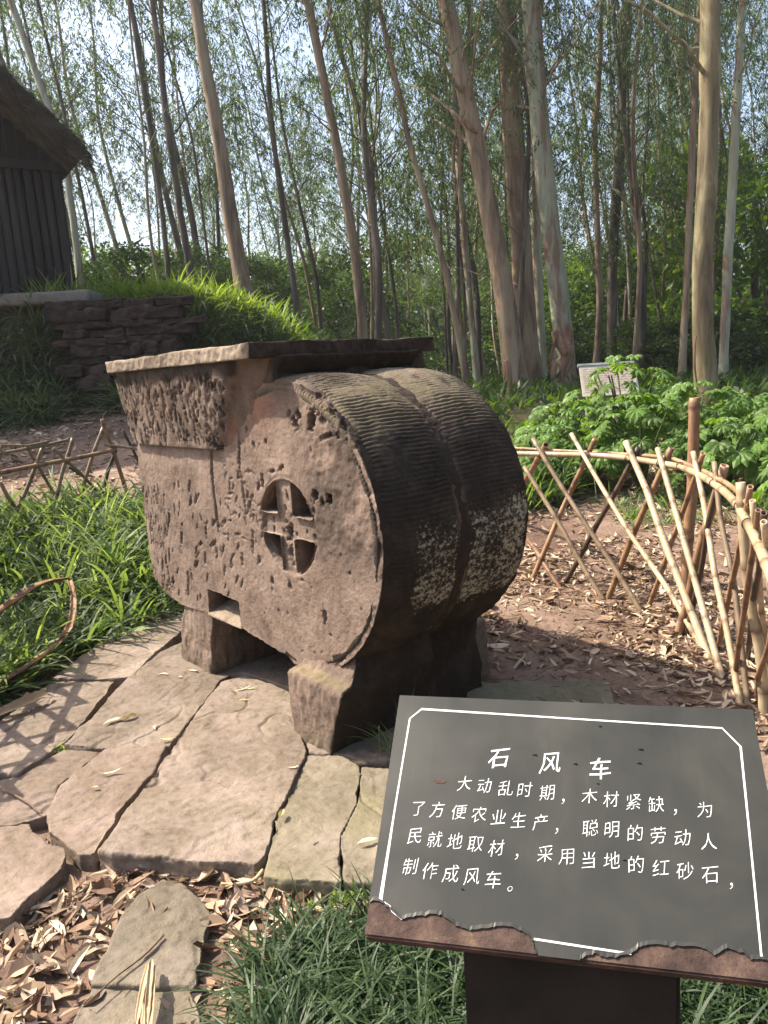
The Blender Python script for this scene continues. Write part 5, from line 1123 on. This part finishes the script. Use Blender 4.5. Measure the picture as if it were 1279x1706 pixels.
SH = [(1.95, 8.1, .62, .50, 'palmate-leaved shrub at the left end of the row, in front of the tree clump'), (2.62, 8.1, .98, .62, 'tall palmate-leaved shrub right in front of the pale notice board'),
 (2.45, 7.2, .72, .52, 'palmate-leaved shrub low in the row just below the notice board'), (3.15, 7.6, .74, .60, 'full palmate-leaved shrub between the notice board and the fence post'), (3.05, 6.8, .55, .50, 'low palmate-leaved shrub behind the middle of the bamboo rail'),
 (3.75, 7.7, .62, .60, 'palmate-leaved shrub directly left of the thick olive-yellow trunk'), (3.55, 6.7, .62, .52, 'palmate-leaved shrub directly behind the tall brown fence post'), (4.35, 7.6, .66, .6, 'palmate-leaved shrub in front of the thick olive-yellow trunk'),
 (3.95, 6.4, .62, .5, 'palmate-leaved shrub right of the tall fence post'), (4.6, 6.9, .70, .55, 'broad palmate-leaved shrub near the right edge'), (3.3, 5.75, .42, .36, 'small low palmate-leaved plant at the right edge behind the fence canes'), (5.2, 7.6, .7, .6, 'palmate-leaved shrub cut by the right edge'),
 (2.05, 7.45, .50, .42, 'small palmate-leaved shrub beside the bright grass'), (1.65, 7.5, .50, .42, 'palmate-leaved shrub nearest the stone drum'), (1.35, 7.0, .36, .34, 'little palmate-leaved plant tucked right beside the stone drum')]
for i, (x, y, h_, r_, lab) in enumerate(SH): fatsia(x, y, h_*1.30, r_*1.12, lab, int(70*r_/.5), 500+i)

# ------------------------------------------------------------------ leaf litter and sticks
def litter(x, y, L, Wd, rg, lift=.006, z=None, tilt_=.28):
    N = len(x); L = rg.uniform(*L, N); Wd = rg.uniform(*Wd, N); a = rg.uniform(0, 6.28, N); d = np.stack([np.cos(a), np.sin(a), rg.normal(0, tilt_, N)], -1); s = np.stack([-np.sin(a), np.cos(a), rg.normal(0, tilt_*1.5, N)], -1); n_ = np.cross(d, s); n_ /= np.linalg.norm(n_, axis=1)[:, None]
    zz = (terrain(x, y) if z is None else z)+rg.uniform(.002, .022, N); P = np.stack([x, y, zz], -1); cur = rg.uniform(-.10, .22, N)[:, None]*L[:, None]; bend = rg.normal(0, .12, N)[:, None]*L[:, None]; L_ = L[:, None]; W_ = Wd[:, None]; fo = rg.uniform(-.1, .45, N)[:, None]*W_
    rows = [P-d*L_*.5+n_*cur]
    for t, w in ((-.22, .42), (.12, .46), (.36, .24)): c = P+d*L_*t+s*bend*(1-4*t*t)+n_*cur*(4*t*t); rows += [c+s*W_*w+n_*fo, c, c-s*W_*w+n_*fo]
    rows.append(P+d*L_*.5+n_*cur); V = np.stack(rows, 1).reshape(-1, 3); b = np.arange(N)[:, None]*11
    T3 = (b[:, None]+np.array([(0, 2, 1), (0, 3, 2), (10, 7, 8), (10, 8, 9)])[None]).reshape(-1, 3); Q4 = (b[:, None]+np.array([(1, 2, 5, 4), (2, 3, 6, 5), (4, 5, 8, 7), (5, 6, 9, 8)])[None]).reshape(-1, 4)
    return V, [T3, Q4]
def place(n, x0, x1, y0, y1, dens=None):
    x, y = rng.uniform(x0, x1, n), rng.uniform(y0, y1, n)
    if dens is not None: k = rng.random(n) < dens(x, y); x, y = x[k], y[k]
    return x, y
blot = lambda s, a, b: (lambda x, y: np.clip(a+b*fbm(np.stack([x, y, x*0], -1), s, 3, 7), 0, 1))
sets = [litter(*place(4600, .25, 2.1, 2.5, 5.6, lambda x, y: np.clip(.42+.9*fbm(np.stack([x, y, x*0], -1), 2.2, 3, 7)+.4*S((x-.9)/.6), 0.05, 1)), (.035, .095), (.009, .021), rng),
        litter(*place(1500, -1.3, .25, 1.3, 2.12, lambda x, y: np.clip(.50+.8*fbm(np.stack([x, y, x*0], -1), 3, 3, 2)+.5*S((y-1.75)/.3), .06, 1)), (.04, .105), (.010, .024), rng),
        litter(*place(9000, -.2, 6.5, 4.9, 9.0, blot(1.2, .55, .9)), (.05, .13), (.014, .032), rng),
        litter(*place(7000, -6.5, -.6, 5.8, 10.4, blot(1.0, .5, .9)), (.06, .14), (.016, .036), rng),
        litter(*place(750, .25, 2.1, 2.5, 5.6, lambda x, y: np.clip(.45+.9*fbm(np.stack([x, y, x*0], -1), 2.2, 3, 7)+.4*S((x-.9)/.6), 0.05, 1)), (.06, .12), (.020, .040), rng),
        litter(*place(260, -1.3, .25, 1.3, 2.12), (.06, .12), (.022, .042), rng),
        litter(*place(500, -2.3, -.9, 3.4, 5.4, lambda x, y: (np.abs(x-np.interp(y, BL[:, 1], BL[:, 0])) < .12)*1.0), (.04, .09), (.010, .02), rng)]
tag(link('leaf_litter', fmesh('leaf_litter', *join(sets)), None, M['dry']), 'dry tan leaf litter scattered over the reddish soil', 'leaf litter', kind='stuff')
# broken twigs and bark bits through the litter
tw = []
for (n_t, x0, x1, y0, y1) in ((150, .3, 1.8, 2.6, 5.2), (60, -1.25, .2, 1.35, 2.1), (160, -5, -1.2, 6, 10), (140, .5, 5, 5, 8.5), (40, -1.9, -1.2, 3.5, 4.6)):
    for _ in range(n_t):
        x_, y_ = R.uniform(x0, x1), R.uniform(y0, y1); a_ = R.uniform(0, 6.28); l_ = R.uniform(.04, .22); zt = tz(x_, y_)+.014
        p_ = [np.array([x_, y_, zt]), np.array([x_+l_*.5*math.cos(a_), y_+l_*.5*math.sin(a_), zt+R.uniform(0, .012)]), np.array([x_+l_*math.cos(a_+R.gauss(0, .3)), y_+l_*math.sin(a_+R.gauss(0, .3)), zt+R.uniform(-.003, .008)])]
        tw.append(tube(p_, [.0028, .0022, .0010], 4, False))
M['twig'] = simple('dead_twigs', [(.3, (.06, .04, .028)), (.6, (.19, .13, .085))], 8, .85)
tag(link('twigs', fmesh('twigs', *join(tw)), None, M['twig']), 'small broken twigs scattered through the leaf litter', 'twigs', kind='stuff')
# crumbs of soil and grit on the ground and in the joints between the slabs
nc_ = 5200; cxp = np.concatenate([rng.uniform(-1.7, .3, 3200), rng.uniform(.3, 1.8, 2000)]); cyp = np.concatenate([rng.uniform(1.4, 4.6, 3200), rng.uniform(2.7, 4.9, 2000)])
oct_ = np.array([(1, 0, 0), (0, 1, 0), (-1, 0, 0), (0, -1, 0), (0, 0, 1), (0, 0, -1)], float); of_ = np.array([(0, 1, 4), (1, 2, 4), (2, 3, 4), (3, 0, 4), (1, 0, 5), (2, 1, 5), (3, 2, 5), (0, 3, 5)])
rs_ = .0022+.0075*rng.random(nc_)**3; Vc = np.stack([cxp, cyp, terrain(cxp, cyp)+rs_*.4], -1)[:, None]+oct_[None]*rs_[:, None, None]*rng.uniform(.6, 1.3, (nc_, 6, 1)); Fc = (np.arange(nc_)[:, None, None]*6+of_[None]).reshape(-1, 3)
M['crumb'] = simple('soil_crumbs', [(.3, (.10, .062, .042)), (.6, (.26, .18, .13))], 9, .95)
tag(link('soil_crumbs', fmesh('soil_crumbs', Vc.reshape(-1, 3), [Fc]), None, M['crumb']), 'crumbs of reddish soil and grit between the slabs and on the ground', 'soil crumbs', kind='stuff')
def one_leaf(u, v, L, Wd, angdeg, label, mk='dry_pale', seed=0, z=.004, curl=.12):
    rg = np.random.default_rng(seed); p = G(u, v, z); V, Fs = litter(np.array([0.]), np.array([0.]), (L, L*1.001), (Wd, Wd*1.001), rg, z=np.array([.004]), tilt_=.02)
    # turn to the wanted heading
    d = V[10]-V[0]; a0 = math.atan2(d[1], d[0]); r_ = Matrix.Rotation(math.radians(angdeg)-a0, 3, 'Z'); V = np.array([r_ @ Vector(q) for q in V]); V[:, 2] -= V[:, 2].min()-.0015
    me = fmesh('dry_leaf', V, Fs); o = link('dry_leaf', me, None, M[mk]); o.location = p; tag(o, label, 'dry leaf')
LV = [(190, 1203, .095, .022, 28, 'pale half of the leaf pair on the pinkish slab', 'dry_pale'), (212, 1197, .085, .026, 35, 'yellow-brown leaf overlapping a pale one on the pinkish slab', 'dry_yellow'), (261, 1211, .055, .014, 95, 'small upright curled pale leaf right of the leaf pair', 'dry_pale'),
 (280, 1232, .065, .016, 0, 'small curled leaf at the joint beside the large central slab', 'dry_yellow'), (270, 1126, .060, .013, -5, 'thin dry leaf near the far foot of the machine', 'dry_pale'), (300, 1129, .03, .012, -20, 'tiny dark curled leaf near the far foot of the machine', 'dry_yellow'),
 (320, 1119, .06, .017, -25, 'pale leaf touching the far foot of the machine', 'dry_pale'), (400, 1150, .11, .009, 25, 'long thin leaf in the shadow edge on the central slab', 'dry_pale'), (413, 1147, .09, .011, -8, 'slender pale leaf crossing the long thin one', 'dry_pale'), (406, 1166, .055, .018, 5, 'short brown leaf at the top of the central slab', 'dry_yellow'),
 (183, 1290, .085, .013, 22, 'long pale leaf on the pink slab left of the central one', 'dry_pale'), (158, 1313, .03, .012, 0, 'tiny brown leaf near the left slab edge', 'dry_yellow'), (612, 1402, .065, .018, 15, 'pale leaf on the mossy slab beside the sign', 'dry_pale'), (488, 1280, .045, .012, 5, 'small leaf in the joint left of the mossy slab', 'dry_pale'),
 (468, 1357, .045, .02, 80, 'orange-brown leaf stuck in the joint between the slabs', 'dry_yellow'), (1011, 1031, .06, .02, 10, 'single yellow leaf lying on the litter by the fence', 'dry_yellow')]
for i, (u, v, L, Wd, a, lab, mk) in enumerate(LV): one_leaf(u, v, L, Wd, a, lab, mk, 700+i)
M['stick'] = simple('dry_stick', [(.3, (.07, .045, .03)), (.6, (.17, .115, .075))], 12, .8, 60, .5, .003)
M['stickpale'] = simple('pale_dry_stalk', [(.3, (.30, .21, .12)), (.6, (.48, .36, .22))], 12, .7, 60, .4, .003, (1, 1, 1))
def stick(pts, r, label, mk='stick', z=.006, name='stick', hs=None):
    P = [G(u, v, z) for u, v in pts]
    if hs: P = [p+np.array([0, 0, h_]) for p, h_ in zip(P, hs)]
    P = np.array(P); c = P[0].copy(); o = link(name, fmesh(name, *tube(spline(P-c, 12), np.linspace(r, r*.6, 12), 7, True, .12, 3), True), None, M[mk]); o.location = c; tag(o, label, 'stick')
stick([Z7(535, 1138), Z7(470, 1205), Z7(385, 1270), Z7(285, 1360)], .0032, 'thin dark twig lying across the pointed stepping slab', z=-.020)
stick([Z7(0, 655), Z7(70, 690), Z7(138, 738)], .004, 'thin brown twig over the broken layered pink slab', z=.0)
stick([Z7(245, 1150), Z7(285, 1145), Z7(320, 1155)], .006, 'short dark stick on the soil left of the stepping slab', z=-.03)
stick([Z7(860, 925), Z7(830, 958), Z7(770, 970), Z7(725, 968)], .006, 'curved pale twig at the lower edge of the mossy slab', 'stickpale', z=-.02)
for k, (dx, r_) in enumerate(((0, .007), (14, .006), (-16, .005), (6, .0055))):
    P = [G(*Z7(497+dx*.5, 1240+abs(dx)), -.015)+[0, 0, .012+.004*k], G(*Z7(485+dx, 1340), -.015)+[0, 0, .014+.003*k], G(*Z7(470+dx*1.6, 1460), -.015)+[0, 0, .010]]
    if k == 0: stalk = thing('dry_stalk', P[0], 'split pale dry stalk lying on the bottom stepping slab', 'dry stalk'); bpy.context.view_layer.update()
    V, Fs = ribbon([np.array(p)-np.array(stalk.location) for p in P], r_*2.6, .002, .35, 77+k); link('strand', fmesh('strand', V, Fs, True), stalk, M['stickpale'])
def barkstrip(pts, hs, wid, label, seed, mk='shed'):
    P = np.array([G(u, v, 0)+np.array([0, 0, h_]) for (u, v), h_ in zip(pts, hs)]); P[:, 2] = np.maximum(P[:, 2], [tz(p[0], p[1])+.01 for p in P]); c = P[0].copy(); V, Fs = ribbon(P-c, wid, .003, .45, seed); o = link('bark_strip', fmesh('bark_strip', V, Fs, True), None, M[mk]); o.location = c; tag(o, label, 'bark strip')
barkstrip([(-30, 1095), (30, 1068), (75, 1040), (122, 1020)], (.16, .22, .24, .22), .05, 'upper arm of reddish shed bark lying over the left plants', 1)
barkstrip([(122, 1020), (128, 1045), (115, 1085), (60, 1130), (-30, 1180)], (.22, .16, .10, .08, .06), .035, 'lower bent arm of reddish shed bark reaching the slabs', 2)
barkstrip([(80, 1160), (40, 1180), (-20, 1205)], (.02, .02, .02), .05, 'pale flat bark strip at the left edge of the slabs', 3, 'stickpale')
# dead fronds and sticks on the ground in front of the bank
for k, ((u0, v0), (u1, v1), Y, r_) in enumerate((((60, 708), (170, 700), 9.6, .02), ((100, 688), (215, 683), 9.9, .025), ((0, 700), (55, 697), 9.8, .02), ((30, 712), (60, 690), 9.6, .02), ((120, 690), (190, 690), 10.0, .018), ((230, 712), (290, 730), 8.6, .018))):
    a, b = atY(u0, v0, Y), atY(u1, v1, Y-.3)
    P = np.array([np.array([*(a*(1-t)+b*t)[:2], 0]) for t in np.linspace(0, 1, 5)]); P[:, 2] = [tz(p[0], p[1])+.03 for p in P]; c = P[0].copy()
    o = link('fallen_branch', fmesh('fallen_branch', *tube(P-c, np.linspace(r_, r_*.5, 5), 7, True, .1, k), True), None, M['stick']); o.location = c; tag(o, 'fallen dry branch below the bank', 'branch', 'fallen branches below the bank')

# ------------------------------------------------------------------ thin morning haze
M_h, nt, bs, nd, ln = nmat('morning_haze'); nd.remove(bs); pv = nd.new('ShaderNodeVolumePrincipled'); pv.inputs['Density'].default_value = 0.0009; pv.inputs['Color'].default_value = (.92, .95, 1, 1); pv.inputs['Anisotropy'].default_value = .35
ln.new(pv.outputs[0], nd['Material Output'].inputs['Volume'])
hz = link('haze', fmesh('haze', *box_vf(-158, 158, -58, 218, -3, 34)), None, M_h); tag(hz, 'thin pale haze in the woodland air', 'haze', kind='stuff')

ORD = ['leftmost', 'second from the left', 'third from the left', 'fourth from the left', 'fifth from the left', 'sixth from the left', 'fifth from the right', 'fourth from the right', 'third from the right', 'second from the right', 'rightmost']
for g_, what in (('low shaded trees on the right', 'of the low dark shaded trees behind the right-hand trunks'), ('dark small trees on the terrace', 'of the dark leafy small trees behind the bright bank grass'), ('light green trees between the right-hand trunks', 'of the light green small trees between the right-hand trunks')):
    L_ = sorted([o for o in sc.objects if o.get('group') == g_], key=lambda o: o.location.x/o.location.y); n_ = len(L_)
    for i_, o in enumerate(L_): o['label'] = (ORD[i_] if i_ <= n_//2 else ORD[11-(n_-i_)])+' '+what

# near woodland: say which gap between the large trees each thin one stands in
def scr(o):
    p = np.array(o.location)+np.array([0, 0, 3.0])-CAM; return W0/2+F0*(p@cx)/(p@cf)
ORDN = ['first', 'second', 'third', 'fourth', 'fifth', 'sixth', 'seventh', 'eighth', 'ninth', 'tenth', 'eleventh', 'twelfth', 'thirteenth', 'fourteenth', 'fifteenth', 'sixteenth', 'seventeenth', 'eighteenth', 'nineteenth', 'twentieth']
near_ = sorted([o for o in sc.objects if o.get('group') == 'thin eucalyptus trees of the near woodland'], key=scr)
gaps = [(-9999, 190, 'around and behind the log hut'), (190, 395, 'between the hut and the leaning bank tree'), (395, 590, 'between the bank tree and the one above the hopper'), (590, 838, 'just left of the thick clump'), (838, 1020, 'just right of the thick clump'), (1020, 1170, 'just left of the olive-yellow trunk'), (1170, 9999, 'right of the olive-yellow trunk')]
for lo_, hi_, w_ in gaps:
    for i_, o in enumerate([o for o in near_ if lo_ <= scr(o) < hi_]): o['label'] = ORDN[min(i_, 19)]+' thin eucalyptus from the left, '+w_
L_ = sorted([o for o in sc.objects if o.get('group') == 'fallen branches below the bank'], key=lambda o: o.location.x/o.location.y)
for i_, o in enumerate(L_): o['label'] = ORDN[i_]+' dry fallen branch from the left on the litter below the bank'
